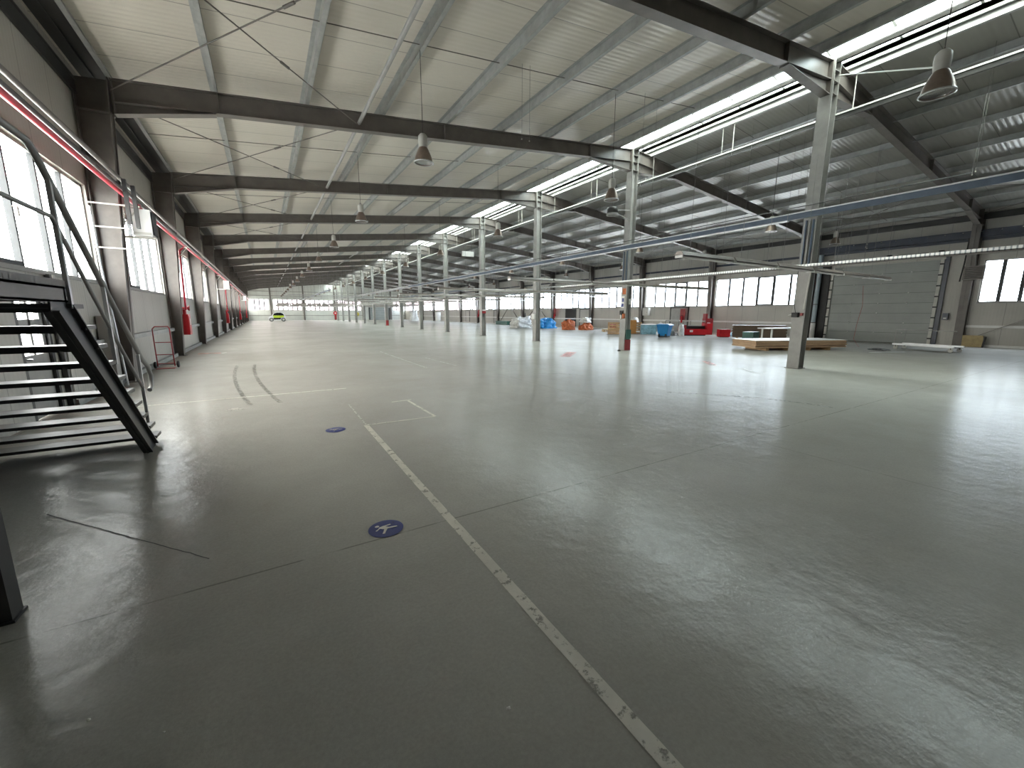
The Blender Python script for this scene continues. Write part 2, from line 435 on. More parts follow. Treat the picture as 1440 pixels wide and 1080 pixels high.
# roof liner
def roof_slab(name,xa,xb,label,m='roof'):
    za,zb=zt(xa)+.2,zt(xb)+.2
    mb=MB().prism([(xa,za),(xb,zb),(xb,zb+.12),(xa,za+.12)],'Y',Y0-.1,YF+.1)
    return struct(name,mb,M[m],label)
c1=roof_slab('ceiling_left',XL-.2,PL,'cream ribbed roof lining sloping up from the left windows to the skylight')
c2=roof_slab('ceiling_right',PR,XR+.2,'ribbed roof lining darkened for shade, sloping down from the skylight to the right wall','roof_shaded')

# windows -------------------------------------------------------
def window(n,y0,y1,z0,z1,x,side,label,panes=6):
    root=thing('window_%d'%n,label,None,(x,y0,z0),0,None,'structure')
    s=side   # +1: outside is +x
    fr=MB(); w=.05; xa,xb=x+s*.05,x+s*.11
    fr.bx(xa,xb,y0,y1,z0,z0+w).bx(xa,xb,y0,y1,z1-w,z1).bx(xa,xb,y0,y0+w,z0,z1).bx(xa,xb,y1-w,y1,z0,z1)
    fr.build('window_frame',M['steel_lite'],root)
    ww=(y1-y0)/panes
    for i in range(1,panes):
        yy=y0+ww*i; t=(.028 if s<0 else .06) if i not in (2,3) else (.038 if s<0 else .075)
        MB().bx(xa,xb,yy-t,yy+t,z0+w,z1-w).build('mullion',M['mullion'],root)
    # one casement stands in its own thicker sash
    ya,yb=y0+ww*2+.03,y0+ww*3-.03
    MB().bx(xa-s*.02,xa,ya,yb,z0+w,z0+w+.05).bx(xa-s*.02,xa,ya,yb,z1-w-.05,z1-w).bx(xa-s*.02,xa,ya,ya+.04,z0+w,z1-w).bx(xa-s*.02,xa,yb-.04,yb,z0+w,z1-w).build('sash',M['mullion'],root)
    MB().tube([(xa-s*.02,yb-.03,z0+.8),(xa-s*.07,yb-.03,z0+.8),(xa-s*.07,yb-.03,z0+.68)],.012,6).build('handle',M['steel'],root)
    MB().bx(x+s*.078,x+s*.084,y0+w,y1-w,z0+w,z1-w).build('window_pane',M['glass'],root)
    MB().bx(x-s*.03,x+s*.05,y0,y1,z0-.03,z0+.012).build('window_sill',M['steel_lite'],root)
    return root
wn=1
for i,(a,b) in enumerate(left_win):
    window(wn,a,b,ZS,ZH,XL,-1,'left wall strip window, %s from the stair end'%ORD[i]); wn+=1
for i,(a,b) in enumerate(right_win):
    window(wn,a,b,ZSR,ZHR,XR,1,'right wall strip window, %s from the camera end'%ORD[i]); wn+=1
fi=0
for (a,b,c,d) in far_open:
    if c<.1: continue
    root=thing('window_%d'%wn,'end wall window, %s from the left corner'%ORD[fi],None,(a,YF,c),0,None,'structure'); wn+=1; fi+=1
    fr=MB(); w=.06
    fr.bx(a,b,YF+.03,YF+.1,c,c+w).bx(a,b,YF+.03,YF+.1,d-w,d).bx(a,a+w,YF+.03,YF+.1,c,d).bx(b-w,b,YF+.03,YF+.1,c,d)
    fr.build('window_frame',M['steel_lite'],root)
    npn=max(3,round((b-a)/.85))
    for i in range(1,npn):
        xx=a+(b-a)*i/npn; MB().bx(xx-.11,xx+.11,YF+.03,YF+.1,c+w,d-w).build('mullion',M['mullion'],root)
    MB().bx(a+w,b-w,YF+.06,YF+.068,c+w,d-w).build('window_pane',M['glass'],root)
# skylight along the ridge
SY0=Y0
sk=thing('window_%d'%wn,'long white skylight strip running along the roof ridge',None,(RX,Y0,7.3),0,None,'structure')
cz0,cz1=zt(PL)+.15,7.44
MB().bx(PL-.04,PL,SY0,YF,cz0,cz1).build('curb',M['white'],sk)
MB().bx(PR,PR+.04,SY0,YF,cz0,cz1).build('curb',M['white'],sk)
MB().bx(RX-.09,RX+.09,SY0,YF,7.19,7.30).build('ridge_beam',M['white'],sk)
MB().bx(RX+.09,RX+.12,SY0,YF,7.17,7.28).bx(RX-.10,RX-.09,SY0,YF,7.17,7.20).build('ridge_beam_lip',M['steel_dark'],sk)
MB().prism([(PL-.05,cz1),(RX,cz1+.22),(PR+.05,cz1),(PR+.05,cz1+.02),(RX,cz1+.25),(PL-.05,cz1+.02)],'Y',SY0,YF).build('skylight_sheet',M['sky'],sk)
gb=MB()
yy=SY0+.4
while yy<YF:
    gb.beam((PL,yy,cz1+.0),(RX,yy,cz1+.2),.05,.06).beam((RX,yy,cz1+.2),(PR,yy,cz1),.05,.06); yy+=1.2
gb.bx(RX-.37,RX-.345,SY0,YF,cz1+.09,cz1+.12)
gb.build('glazing_bars',M['steel_lite'],sk)
wn+=1

# ------------------------------------------------------------------ steel frame
def col_words(k,row):
    return {'L':'tapered grey steel column against the left window wall, %s from the stairs'%ORD[k-2],
            'C':'grey steel column in the central row, %s from the camera'%ORD[k-1],
            'R':'grey steel column against the right wall, %s from the camera end'%ORD[k-1]}[row]
# centre column prototype
def centre_col(k):
    y=YK(k); r=thing('steel_column',col_words(k,'C'),'column',(XC,y,0),0,'central row of columns')
    z1=zt(XC)+.02
    MB().bx(XC-.14,XC-.125,y-.14,y+.14,0.012,z1).bx(XC+.125,XC+.14,y-.14,y+.14,0.012,z1).bx(XC-.125,XC+.125,y-.006,y+.006,0.012,z1).build('column_shaft',M['steel_lite'],r)  # same paint as the side columns; lighter grey stands in for light
    MB().bx(XC-.17,XC+.17,y-.17,y+.17,0,.015).build('base_plate',M['steel'],r)
    for zz in (6.46,6.73,6.95):
        MB().bx(XC-.125,XC+.125,y-.13,y+.13,zz,zz+.015).build('stiffener',M['steel'],r)
    return r
c0=centre_col(1)
cols={1:c0}
for k in range(2,15):
    cols[k]=dup(c0,(XC,YK(k),0),col_words(k,'C'))
def side_col(k,side):
    y=YK(k)
    if side=='L': X=lambda v:v
    else: X=lambda v:23.85-v
    r=thing('steel_column',col_words(k,side),'column',(X(-2.5),y,0),0,'left wall columns' if side=='L' else 'right wall columns')
    xo,xb,xt=-2.63,-2.405,-2.12; z1,z2=5.12,zt(-2.12)-.01
    MB().prism([(X(xo),.012),(X(xb),.012),(X(xt),z1),(X(xt),z2),(X(xo),z2-.05)],'Y',y-.006,y+.006)\
        .prism([(X(xb),.012),(X(xb-.015),.012),(X(xt-.015),z2),(X(xt),z2)],'Y',y-.14,y+.14)\
        .prism([(X(xo),.012),(X(xo+.015),.012),(X(xo+.015),z2-.05),(X(xo),z2-.05)],'Y',y-.14,y+.14).build('column_shaft',M['steel'],r)
    MB().bx(X(xo-.0),X(xb+.05),y-.18,y+.18,0,.015).build('base_plate',M['steel'],r)
    MB().bx(X(xo+.015),X(xt-.015),y-.13,y+.13,z1-.01,z1+.01).build('stiffener',M['steel'],r)
    return r
for side,ks in (('L',range(2,15)),('R',range(1,15))):
    p=None
    for k in ks:
        if p is None: p=side_col(k,side); pk=k
        else:
            x=p.location.x; dup(p,(x,YK(k),0),col_words(k,side))
def rafter(k,side):
    y=YK(k)
    if side=='L': X=lambda v:v
    else: X=lambda v:23.85-v     # mirrored about the ridge
    g=lambda v: zt(v)-.0
    lab=('dark steel roof rafter over the left bay, %s from the camera' if side=='L' else 'dark steel roof rafter over the right bay, %s from the camera')%ORD[k-1]
    xe=11.695 if side=='L' else 11.86
    r=thing('roof_rafter',lab,'roof beam',(X(5),y,zt(5)),0,'left bay rafters' if side=='L' else 'right bay rafters')
    x0=-2.10
    T=lambda v:zt(v); D=.40
    mb=MB()
    mb.prism([(X(x0),T(x0)-.012),(X(xe),T(xe)-.012),(X(xe),T(xe)-D+.012),(X(x0),T(x0)-D+.012)],'Y',y-.006,y+.006)
    mb.prism([(X(x0),T(x0)),(X(xe),T(xe)),(X(xe),T(xe)-.014),(X(x0),T(x0)-.014)],'Y',y-.1,y+.1)
    mb.prism([(X(x0),T(x0)-D),(X(xe),T(xe)-D),(X(xe),T(xe)-D+.014),(X(x0),T(x0)-D+.014)],'Y',y-.1,y+.1)
    mb.build('rafter_beam',M['steel'],r)
    # knee haunch and ridge haunch
    def haunch(xa,za,xb,zb):
        m=MB()
        m.prism([(X(xa),T(xa)-D-.001),(X(xb),T(xb)-D-.001),(X(xb),zb),(X(xa),za)],'Y',y-.006,y+.006)
        m.prism([(X(xa),za),(X(xb),zb),(X(xb),zb-.014),(X(xa),za-.014)],'Y',y-.1,y+.1)
        m.build('haunch',M['steel'],r)
    haunch(x0,5.13,-.5,T(-.5)-D-.01)
    haunch(9.8,T(9.8)-D-.01,xe,6.45)
    for xs in (-.45,4.6,9.75):
        MB().bx(X(xs)-.008,X(xs)+.008,y-.095,y+.095,T(xs)-D+.015,T(xs)-.016).build('stiffener',M['steel'],r)
    for xs in (x0+.008,xe-.012):
        zb=5.14 if xs<0 else 6.45
        MB().bx(X(xs)-.008,X(xs)+.008,y-.1,y+.1,zb,T(xs)-.016).build('end_plate',M['steel'],r)
    return r
for side in 'LR':
    p=rafter(1,side)
    for k in range(2,15):
        lab=('dark steel roof rafter over the left bay, %s from the camera' if side=='L' else 'dark steel roof rafter over the right bay, %s from the camera')%ORD[k-1]
        dup(p,(p.location.x,YK(k),p.location.z),lab)

# purlins
PX_L=[-2.14,-.5,1.21,2.92,4.63,6.34,8.02,9.7,11.02]
PX_R=[12.72,14.1,15.8,17.5,19.2,20.9,22.6,24.3,25.99]
for xs,sd in ((PX_L,'left wall to the skylight'),(PX_R[::-1],'right wall to the skylight')):
    for i,x in enumerate(xs):
        s=1 if x>RX else -1
        z=zt(x)
        mb=MB().bx(x-.004,x+.004,Y0,YF,z+.004,z+.195).bx(x,x-s*.075,Y0,YF,z+.002,z+.009).bx(x,x+s*.075,Y0,YF,z+.188,z+.196).bx(x-s*.075,x-s*.07,Y0,YF,z+.002,z+.025)
        o=mb.build('roof_purlin',M['galv']); tag(o,'long galvanised roof purlin, %s going from the %s'%(ORD[i],sd),'purlin','galvanised roof purlins')
# purlin cleats are shown dark at the right bay rafters: sag rods too
for b in range(0,14):
    y=YK(b)+3.0
    for side in 'LR':
        xs=(PX_L if side=='L' else PX_R)
        pts=[(x,y,zt(x)+.10) for x in xs]
        o=MB().tube(pts,.009,5).build('sag_rod',M['steel'])
        tag(o,'thin sag rod crossing the %s purlins in roof bay %s from the camera'%('left' if side=='L' else 'right',ORD[b]),'rod','purlin sag rods')

# eaves members, struts and cross bracing
for side in 'LR':
    X=(lambda v:v) if side=='L' else (lambda v:23.85-v)
    sd='left' if side=='L' else 'right'
    o=MB().bx(X(-2.64),X(-2.60),Y0,YF,5.36,5.62).bx(X(-2.64),X(-2.57),Y0,YF,5.60,5.62).build('eaves_girt',M['steel_dark']); tag(o,'dark wall girt running high along the %s wall'%sd,'girt')
    o=MB().bx(X(-2.46),X(-2.38),Y0,YF,5.78,5.80).bx(X(-2.46),X(-2.45),Y0,YF,5.78,5.845).build('eaves_channel',M['steel_dark']); tag(o,'dark eaves channel where the roof meets the %s wall'%sd,'channel')
    for zz,nm in ((.9,'waist high'),(.06,'floor level')):
        o=MB().bx(X(-2.645),X(-2.53),Y0+.1,7.38 if (side=='L') else YF-.05,zz-.07,zz) if False else None
    o=MB().bx(X(-2.6),X(-2.19),Y0,YF,5.852,5.858).build('eaves_shade_soffit',M['steel_dark']); tag(o,'added dark soffit strip for the shade under the roof edge along the %s wall'%sd,'soffit')  # dark plate added to give the shadow under the eaves
    # girts run bay by bay between the columns
    for zz,nm in ((.93,'waist high'),(.10,'floor level'),(4.62,'above window')):
        p=None
        for k in range(0,14):
            ya,yb=YK(k)+.15,YK(k+1)-.15
            if side=='R' and k==1 and zz<4: continue
            if side=='L' and k==1 and zz<4: ya=8.6
            if side=='L' and k==0: continue
            if side=='L' and zz>4: continue
            lab='%s pale girt on the %s wall, bay %s from the camera'%(nm,sd,ORD[k])
            if side=='R' and k==0: yb=YK(1)-.15
            m=(M['white'] if side=='R' else M['galv']) if zz<4 else M['navy']  # right girts white: the light on their tops is put into the colour
            h=.07 if zz<4 else .10
            o=MB().bx(X(-2.645),X(-2.55),ya,yb,zz-h,zz).bx(X(-2.56),X(-2.545),ya,yb,zz-h-.03,zz-h+.01).build('wall_girt',m); tag(o,lab.replace('pale','navy') if zz>4 else lab,'girt','%s wall girts'%sd)
    for k in range(0 if side=='R' else 1,14):
        y0,y1=YK(k),YK(k+1)
        for xs,nm in ((2.38,'near the wall'),(7.2,'halfway to the ridge')):
            if nm!='near the wall' and (side=='R' or k not in (0,6,7)): continue
            z=zt(xs)-.22
            o=MB().cyl((X(xs),y0+.01,z),(X(xs),y1-.01,z),.045,8).build('strut_tube',M['steel_lite'])
            tag(o,'round strut tube %s, %s roof side, bay %s from the camera'%(nm,sd,ORD[k]),'strut','roof strut tubes')
        if k in (0,1,2,3,4,9,10):
            for a,b,q in ((0,1,'rising away'),(1,0,'rising nearer')):
                pa=(X(-2.1),(y0,y1)[a]+(.12 if a==0 else -.12),zt(-2.1)-.25); pb=(X(2.3),(y0,y1)[b]+(.12 if b==0 else -.12),zt(2.3)-.25)
                off=.03 if a else -.03
                pa=(pa[0],pa[1],pa[2]+off); pb=(pb[0],pb[1],pb[2]+off)
                root=thing('bracing_rod','thin diagonal roof bracing rod %s, %s side, bay %s from the camera'%(q,sd,ORD[k]),'rod',pa,0,'roof bracing rods')
                MB().cyl(pa,pb,.011,6).build('rod',M['steel'],root)
                va,vb=Vector(pa),Vector(pb); q0=va+(vb-va)*.62; q1=va+(vb-va)*.65
                MB().cyl(q0,q1,.024,6).build('turnbuckle',M['steel'],root)

# far wall posts and girts
for i,x in enumerate(far_cols):
    o=MB().bx(x-.12,x+.12,YF-.24,YF-.01,0,zt(x)-.05).build('wall_post',M['steel']); tag(o,'grey wall post on the distant end wall, %s from the left corner'%ORD[i],'column','end wall posts')
for zz,a in ((.95,'middle'),(4.6,'upper'),(5.4,'top')):
    mb=MB()
    xs=[XL+.02]+[c for c in far_cols]+[XR-.02]
    for x0,x1 in zip(xs,xs[1:]):
        if zz<4 and x0<20<x1: continue
        mb.bx(x0+.13,x1-.13,YF-.1,YF-.005,zz-.06,zz)
    o=mb.build('wall_girt',M['steel']); tag(o,'%s girt line across the distant end wall'%a,'girt')

# wall cross bracing (right wall)
for (ya,yb,za,zb,lab) in ((5.0,-.6,.25,3.6,'steel brace slanting down to the floor beside the chipboard sheet'),
        (YK(7)+.3,YK(8)-.3,.1,4.6,'flat diagonal brace crossing the right wall behind the green crate, leaning right'),
        (YK(8)-.3,YK(7)+.3,.1,4.6,'flat diagonal brace crossing the right wall behind the green crate, leaning left'),
        (YK(6)+.3,YK(7)-.3,.1,4.6,'flat diagonal wall brace behind the sheeted heaps, leaning right'),
        (YK(7)-.3,YK(6)+.3,.1,4.6,'flat diagonal wall brace behind the sheeted heaps, leaning left')):
    off=.0 if ya<yb else .05
    o=MB().beam((26.38-off,ya,za),(26.38-off,yb,zb),.012,.09,(1,0,0)).build('wall_brace',M['steel']); tag(o,lab,'brace')

# ------------------------------------------------------------------ pendant lamps
def lamp(x,y,label,rim=4.30):
    zr=zt(x)
    r=thing('pendant_lamp',label,'pendant lamp',(x,y,rim),0,'bell pendant lamps')
    MB().cyl((x,y,rim+.50),(x,y,zr+.02),.006,6).build('cable',M['cable'],r)
    h=MB().lathe([(0.0,.52),(.05,.52),(.085,.48),(.092,.40),(.085,.30),(.075,.27),(0,.27)],(x,y,rim),18).build('ballast_housing',M['offwhite'],r)
    MB().tube([(x-.02,y,rim+.52),(x-.02,y,rim+.56),(x+.02,y,rim+.56),(x+.02,y,rim+.52)],.006,6).build('hook',M['steel'],h)
    MB().lathe([(.078,.275),(.10,.24),(.135,.16),(.165,.08),(.178,.01),(.182,0),(.174,0.005),(.16,.08),(.13,.16),(.095,.235),(.06,.26)],(x,y,rim),26).build('reflector',M['brown'],r)
    MB().lathe([(.172,.012),(.10,.004),(0,.0)],(x,y,rim),26).build('lens',M['lens'],r)
    MB().lathe([(.176,-.006),(.188,-.006),(.188,.012),(.176,.012),(.176,-.006)],(x,y,rim),26).build('rim',M['alu'],r)
    MB().obx((x+.19,y,rim+.02),(.03,.03,.05)).build('latch',M['alu'],r)
    return r
M['lens']=glass_mat('lamp_glass_cover',(.8,.84,.86),.6)
rows=[(2.92,'in the row nearest the left wall'),(7.94,'in the row left of the central columns'),(15.75,'in the row right of the central columns'),(20.84,'in the row nearest the right wall')]
lp=None
for x,w in rows:
    n=0
    for j in range(0,15):
        y=2.18+6*j
        if y>YF-1: break
        if x==2.92 and j==0: continue
        lab='bell shaped pendant lamp, %s from the camera %s'%(ORD[n],w); n+=1
        if lp is None: lp=lamp(x,y,lab)
        else:
            # hang from this roof height: cable length differs, so build a fresh one only per row
            if abs(x-lp.location.x)>.1: lp=lamp(x,y,lab)
            else: dup(lp,(x,y,4.30),lab)
# rod from the nearest column to the nearest lamp
o=MB().cyl((XC+.05,YK(1)-.155,6.86),(7.94+.09,2.25,4.68),.012,6).build('steady_cable',M['white']); tag(o,'thin white cable from the nearest central column to the nearest big lamp','cable')

# drum shaped fan bracketed on the second central column
fx,fy,fz=10.85,11.1,4.83
r=thing('drum_heater','dark drum shaped unit held by an arm on the second central column','heater',(fx,fy,fz))
MB().lathe([(0,.26),(.17,.26),(.19,.22),(.19,.06),(0,.06)],(fx,fy,fz),22).build('drum',M['steel_dark'],r)
MB().lathe([(.13,.06),(.17,.0),(.21,0),(.20,.06)],(fx,fy,fz),22).build('drum_skirt',M['steel_lite'],r)
MB().cyl((fx,fy,fz+.26),(fx,fy,zt(fx)-.02),.008,6).build('hanger',M['wire'],r)
MB().cyl((fx+.19,fy,fz+.2),(XC-.14,fy,fz+.28),.018,8).cyl((fx+.19,fy,fz+.1),(XC-.14,fy,fz-.06),.014,8).build('bracket_arm',M['steel_lite'],r)

# white hanging sign / unit further back
sx,sy,sz=11.0,24.2,4.95
r=thing('emergency_light','white oblong panel hung on two rods behind the fourth central column','light',(sx,sy,sz))
MB().bx(sx-.05,sx+.75,sy-.05,sy+.05,sz,sz+.3).build('panel_case',M['white'],r)
for dx in (.1,.6): MB().cyl((sx+dx,sy,sz+.3),(sx+dx,sy,zt(sx+dx)),.012,6).build('hanger',M['wire'],r)

# ------------------------------------------------------------------ suspended rails and trays
r=thing('lighting_rail','high slim rail with bright top edge running behind the central columns','rail',(12.72,-4,6.26))
MB().bx(12.69,12.75,-2.1,80,6.20,6.30).build('rail_body',M['steel_dark'],r)
MB().bx(12.665,12.765,-2.1,80,6.30,6.335).build('rail_top',M['white'],r)
for i in range(28):
    y=2.0+3*i
    if y<78: MB().cyl((12.72,y,6.33),(12.72,y,zt(12.72)+.1),.012,6).cyl((12.72,y+.35,6.33),(12.72,y+.35,zt(12.72)+.1),.008,6).build('hanger',M['offwhite'],r)
r=thing('blue_cable_duct','blue grey cable duct running in front of the central columns','duct',(11.55,-4,3.78))
MB().bx(11.53,11.57,-2.1,58,3.73,3.86).build('duct_body',M['bluegrey'],r)
MB().bx(11.51,11.59,-2.1,58,3.86,3.885).build('duct_lip',M['alu'],r)
MB().bx(11.50,11.60,5.6,58,3.705,3.73).build('duct_lip',M['alu'],r)
for k in range(1,10):
    MB().bx(11.60,11.70,YK(k)-.04,YK(k)+.04,3.76,3.80).build('bracket',M['steel'],r)
o=MB().tube([(11.5,2.5,4.0),(11.5,8,4.0),(11.5,16,4.0),(11.5,28,4.0),(11.5,58,4.0)],.012,6).build('conduit',M['cable']); tag(o,'thin dark conduit just above the blue grey cable duct','conduit')
r=thing('perforated_cable_tray','silver perforated cable tray running towards the camera in front of the columns','cable tray',(11.6,-4,2.58))
MB().bx(11.56,11.64,-2.1,14.9,2.55,2.565).bx(11.56,11.565,-2.1,14.9,2.55,2.62).bx(11.635,11.64,-2.1,14.9,2.55,2.62).build('tray_channel',M['tray'],r)
MB().bx(11.58,11.62,-2.1,14.9,2.525,2.55).build('tray_duct',M['steel'],r)
for i in range(5):
    y=1.5+3*i
    MB().cyl((11.55,y,2.6),(11.55,y,3.68),.006,6).build('hanger',M['wire'],r)
# vertical conduits on the first two columns
for k in (1,2):
    y=YK(k)
    for j,(dy,mm) in enumerate(((-.09,'bluegrey'),(-.02,'steel_lite'),(.06,'bluegrey'))):
        o=MB().cyl((XC-.165,y+dy,2.62),(XC-.165,y+dy,3.68),.022,8).build('vertical_conduit',M[mm])
        tag(o,'%s vertical conduit on the %s central column, between duct and tray'%(('left','middle','right')[j],ORD[k-1]),'conduit','column conduits')
# leaning white pole and socket box on first column
y=YK(1)
o=MB().cyl((XC-.16,y-.17,2.5),(XC-.17,y-.12,1.52),.018,8).build('hanging_pole',M['offwhite']); tag(o,'off white pole hanging down beside the nearest central column','pole')
r=thing('socket_box','black socket box with plugs on the nearest central column','socket',(XC-.18,y,1.36))
MB().bx(XC-.24,XC-.141,y-.02,y+.12,1.32,1.44).build('box_body',M['black'],r)
MB().cyl((XC-.22,y+.12,1.38),(XC-.22,y+.19,1.36),.02,8).build('plug',M['offwhite'],r)
MB().tube([(XC-.2,y+.05,1.44),(XC-.22,y+.1,1.7),(XC-.19,y+.1,2.5)],.008,6).build('cord',M['cable'],r)
MB().bx(XC-.2,XC-.141,y-.11,y-.06,1.36,1.43).build('red_socket',M['maroon'],r)

# fluorescent luminaires in cross rows
def luminaire(x,y,z,label):
    r=thing('fluorescent_luminaire',label,'ceiling light',(x,y,z),0,'tube light rows')
    L=1.62
    MB().prism([(y-.05,z+.10),(y+.05,z+.10),(y+.10,z+.03),(y-.10,z+.03)],'X',x,x+L).build('housing',M['luminaire'],r)
    MB().bx(x+.03,x+L-.03,y-.035,y+.035,z+.0,z+.03).build('gear_tray',M['offwhite'],r)
    for s in (-.05,.05): MB().cyl((x+.04,y+s,z+.005),(x+L-.04,y+s,z+.005),.014,8).build('tube',M['tubewhite'],r)
    for s in (0,L-.02): MB().bx(x+s,x+s+.02,y-.08,y+.08,z-.015,z+.05).build('end_cap',M['white'],r)
    for s in (.3,L-.3): MB().cyl((x+s,y,z+.1),(x+s,y,z+2.6),.0035,5).build('wire',M['wire'],r)
    return r
lz=2.42; proto=None
for k in range(1,9):
    y=YK(k)-.25
    for i in range(6):
        x=6.5+1.66*i
        if 11.3<x+.8<11.9: pass
        lab='tube light fitting, %s from the left in the %s hanging row from the camera'%(ORD[i],ORD[k-1])
        proto=luminaire(x,y,lz,lab) if proto is None else dup(proto,(x,y,lz),lab)
n=0
for k in range(9,14):
    for i in range(11):
        dup(proto,(1.4+1.7*i,YK(k)-.25,lz),'tiny tube light fitting, %s from the left in the %s hanging row from the camera'%(ORD[i],ORD[k-1]))
# secondary trays crossing over in the distance
for i,(xa,xb,y,z) in enumerate(((13.5,22.5,20.5,2.75),(14.0,25.5,26.8,2.8),(13.0,24.5,33.0,2.85),(13,25.5,39.0,2.8),(2,20,43.5,3.05),(2,22,49.4,3.1),(1,24,55.5,3.15),(2,20,61.5,3.1))):
    r=thing('overhead_cable_tray','silver overhead tray crossing the hall, %s going away from the camera'%ORD[i],'cable tray',(xa,y,z),0,'cross trays')
    MB().bx(xa,xb,y-.06,y+.06,z,z+.06).build('tray_channel',M['galv'],r)
    x=xa+.4
    while x<xb:
        MB().cyl((x,y,z+.06),(x,y,zt(x)),.006,5).build('hanger',M['wire'],r); x+=2.4
for i,(x,ya,yb,z) in enumerate(((9.2,30,76,3.3),(15.2,30,74,3.35),(18.5,22,60,3.3),(5.2,40,78,3.4),(22.0,20,48,3.3))):
    r=thing('overhead_pipe_run','grey pipe run along the hall under the roof, %s of five'%ORD[i],'pipe',(x,ya,z),0,'long pipe runs')
    MB().bx(x-.04,x+.04,ya,yb,z,z+.09).build('pipe_body',M['bluegrey' if i%2 else 'galv'],r)
    yy=ya+1
    while yy<yb:
        MB().cyl((x,yy,z+.09),(x,yy,zt(x)),.006,5).build('hanger',M['wire'],r); yy+=4
# bare suspension wires
wi=0
for x,y,zb in ((9.0,8.2,4.0),(9.6,8.3,4.0),(10.1,14,4.2),(13.6,6.4,4.6),(14.2,6.5,4.7),(17.3,5.9,3.6),(17.7,6.0,3.6),(14.6,9.4,4.8),(15.1,12.6,3.9),(15.4,12.8,3.9),(18.8,9.8,3.6),(19.3,9.9,3.4),(21.5,8,3.3),(13.9,3.0,4.5),(14.1,3.0,4.6),(17.8,14.5,3.2),(20.3,15.8,3.0),(5.2,8.2,5.2),(5.4,8.2,5.2)):
    r=thing('suspension_wire','thin bare wire dangling from the roof, %s counting from the left'%ORD[wi%16] if wi<16 else 'thin bare wire dangling from the roof over the left bay','wire',(x,y,zb),0,'dangling wires'); wi+=1
    MB().cyl((x,y,zb),(x,y,zt(x)+.2),.004,5).build('strand',M['wire'],r)
    MB().lathe([(0,.02),(.018,.0),(0,-.02)],(x,y,zb),8).build('end_ferrule',M['offwhite'],r)

# ------------------------------------------------------------------ left wall services
xp=-2.06
r=thing('sprinkler_pipe','bright red sprinkler pipe running along the left wall above the windows','pipe',(xp,-2.1,3.58))
MB().cyl((xp,-2.1,3.58),(xp,11.55,3.58),.038,14).build('pipe_run',M['redpipe'],r)
MB().cyl((xp,12.6,3.58),(xp,84,3.58),.038,14).build('pipe_run',M['redpipe'],r)
MB().tube([(xp,11.5,3.58),(xp,11.75,3.62),(xp-.1,12.1,3.66),(xp,12.4,3.6),(xp,12.7,3.58)],.036,12).build('pipe_offset',M['redpipe'],r)
for i,z in enumerate((3.70,3.86)):
    o=MB().cyl((xp-.02,-2.1,z),(xp-.02,86,z),.03 if i==0 else .034,10).build('service_pipe',M['steel_dark' if i==0 else 'steel']); tag(o,('dark service pipe directly above the red pipe','brown grey service pipe uppermost of the left wall pipes')[i],'pipe','left wall service pipes')
for k in range(2,15):
    y=YK(k)
    r=thing('pipe_bracket','pale angle bracket carrying the pipes at the %s left column'%ORD[k-2],'bracket',(-2.2,y,3.5),0,'pipe brackets')
    MB().bx(-2.24,-1.98,y+.15,y+.18,3.50,3.535).build('arm',M['offwhite'],r)
    MB().beam((-2.24,y+.165,3.2),(-2.0,y+.165,3.5),.02,.02).build('strut',M['offwhite'],r)
    MB().bx(-2.26,-2.235,y+.15,y+.18,3.15,3.56).build('upright',M['offwhite'],r)
# unit heaters
def unit_heater(k,label):
    y=YK(k)+.2
    r=thing('unit_heater',label,'heater',(-2.0,y,2.95),0,'white unit heaters')
    MB().bx(-2.15,-1.84,y,y+.42,2.97,3.49).build('casing',M['white'],r)
    MB().bx(-1.84,-1.815,y+.03,y+.39,3.0,3.46).build('grille',M['black'],r)
    MB().bx(-2.13,-1.86,y-.012,y,2.99,3.04).build('trim_strip',M['offwhite'],r)
    MB().cyl((-2.6,y+.02,2.94),(-1.8,y+.05,2.94),.014,8).bx(-2.62,-1.82,y+.1,y+.13,2.92,2.965).build('support_bar',M['offwhite'],r)
    MB().bx(-2.62,-2.58,y+.03,y+.07,2.2,3.5).build('support_post',M['offwhite'],r)
    return r
uh=unit_heater(2.0,'white unit heater on a pipe bracket at the nearest left column')
dup(uh,(-2.0,33.2,2.95),'small white unit heater between the fourth and fifth left columns')
dup(uh,(-2.0,62.6,2.95),'tiny distant white unit heater high on the left wall')
# hanging straps at the pipe crossing
for i,(yy,xx) in enumerate(((10.35,-1.98),(10.8,-1.95))):
    o=MB().bx(xx-.03,xx+.03,yy,yy+.06,3.02,3.80).build('pipe_strap',M['steel_dark']); tag(o,'dark vertical strap on the pipes before the nearest heater, %s'%('left one' if i==0 else 'right one'),'strap')
# window framework in front of nearest column: horizontal pale bars
for i,zz in enumerate((2.62,3.0,3.42)):
    o=MB().bx(-2.62,-2.1,11.04-.19,11.04-.165,zz,zz+.022).build('bracket_bar',M['offwhite']); tag(o,'%s pale horizontal bar beside the nearest left column'%('lowest','middle','top')[i],'bar')
# downpipe and drain by nearest column
o=MB().tube([(-2.52,10.5,3.3),(-2.5,10.5,2.2),(-2.46,10.55,1.2),(-2.42,10.6,.0)],.018,8).build('downpipe',M['alu']); tag(o,'thin silver downpipe left of the nearest left column','pipe')
o=MB().bx(-2.62,-2.45,10.2,10.45,0,1.35).build('riser_duct',M['steel_lite']); tag(o,'pale upright duct at the wall behind the stair rail','duct')

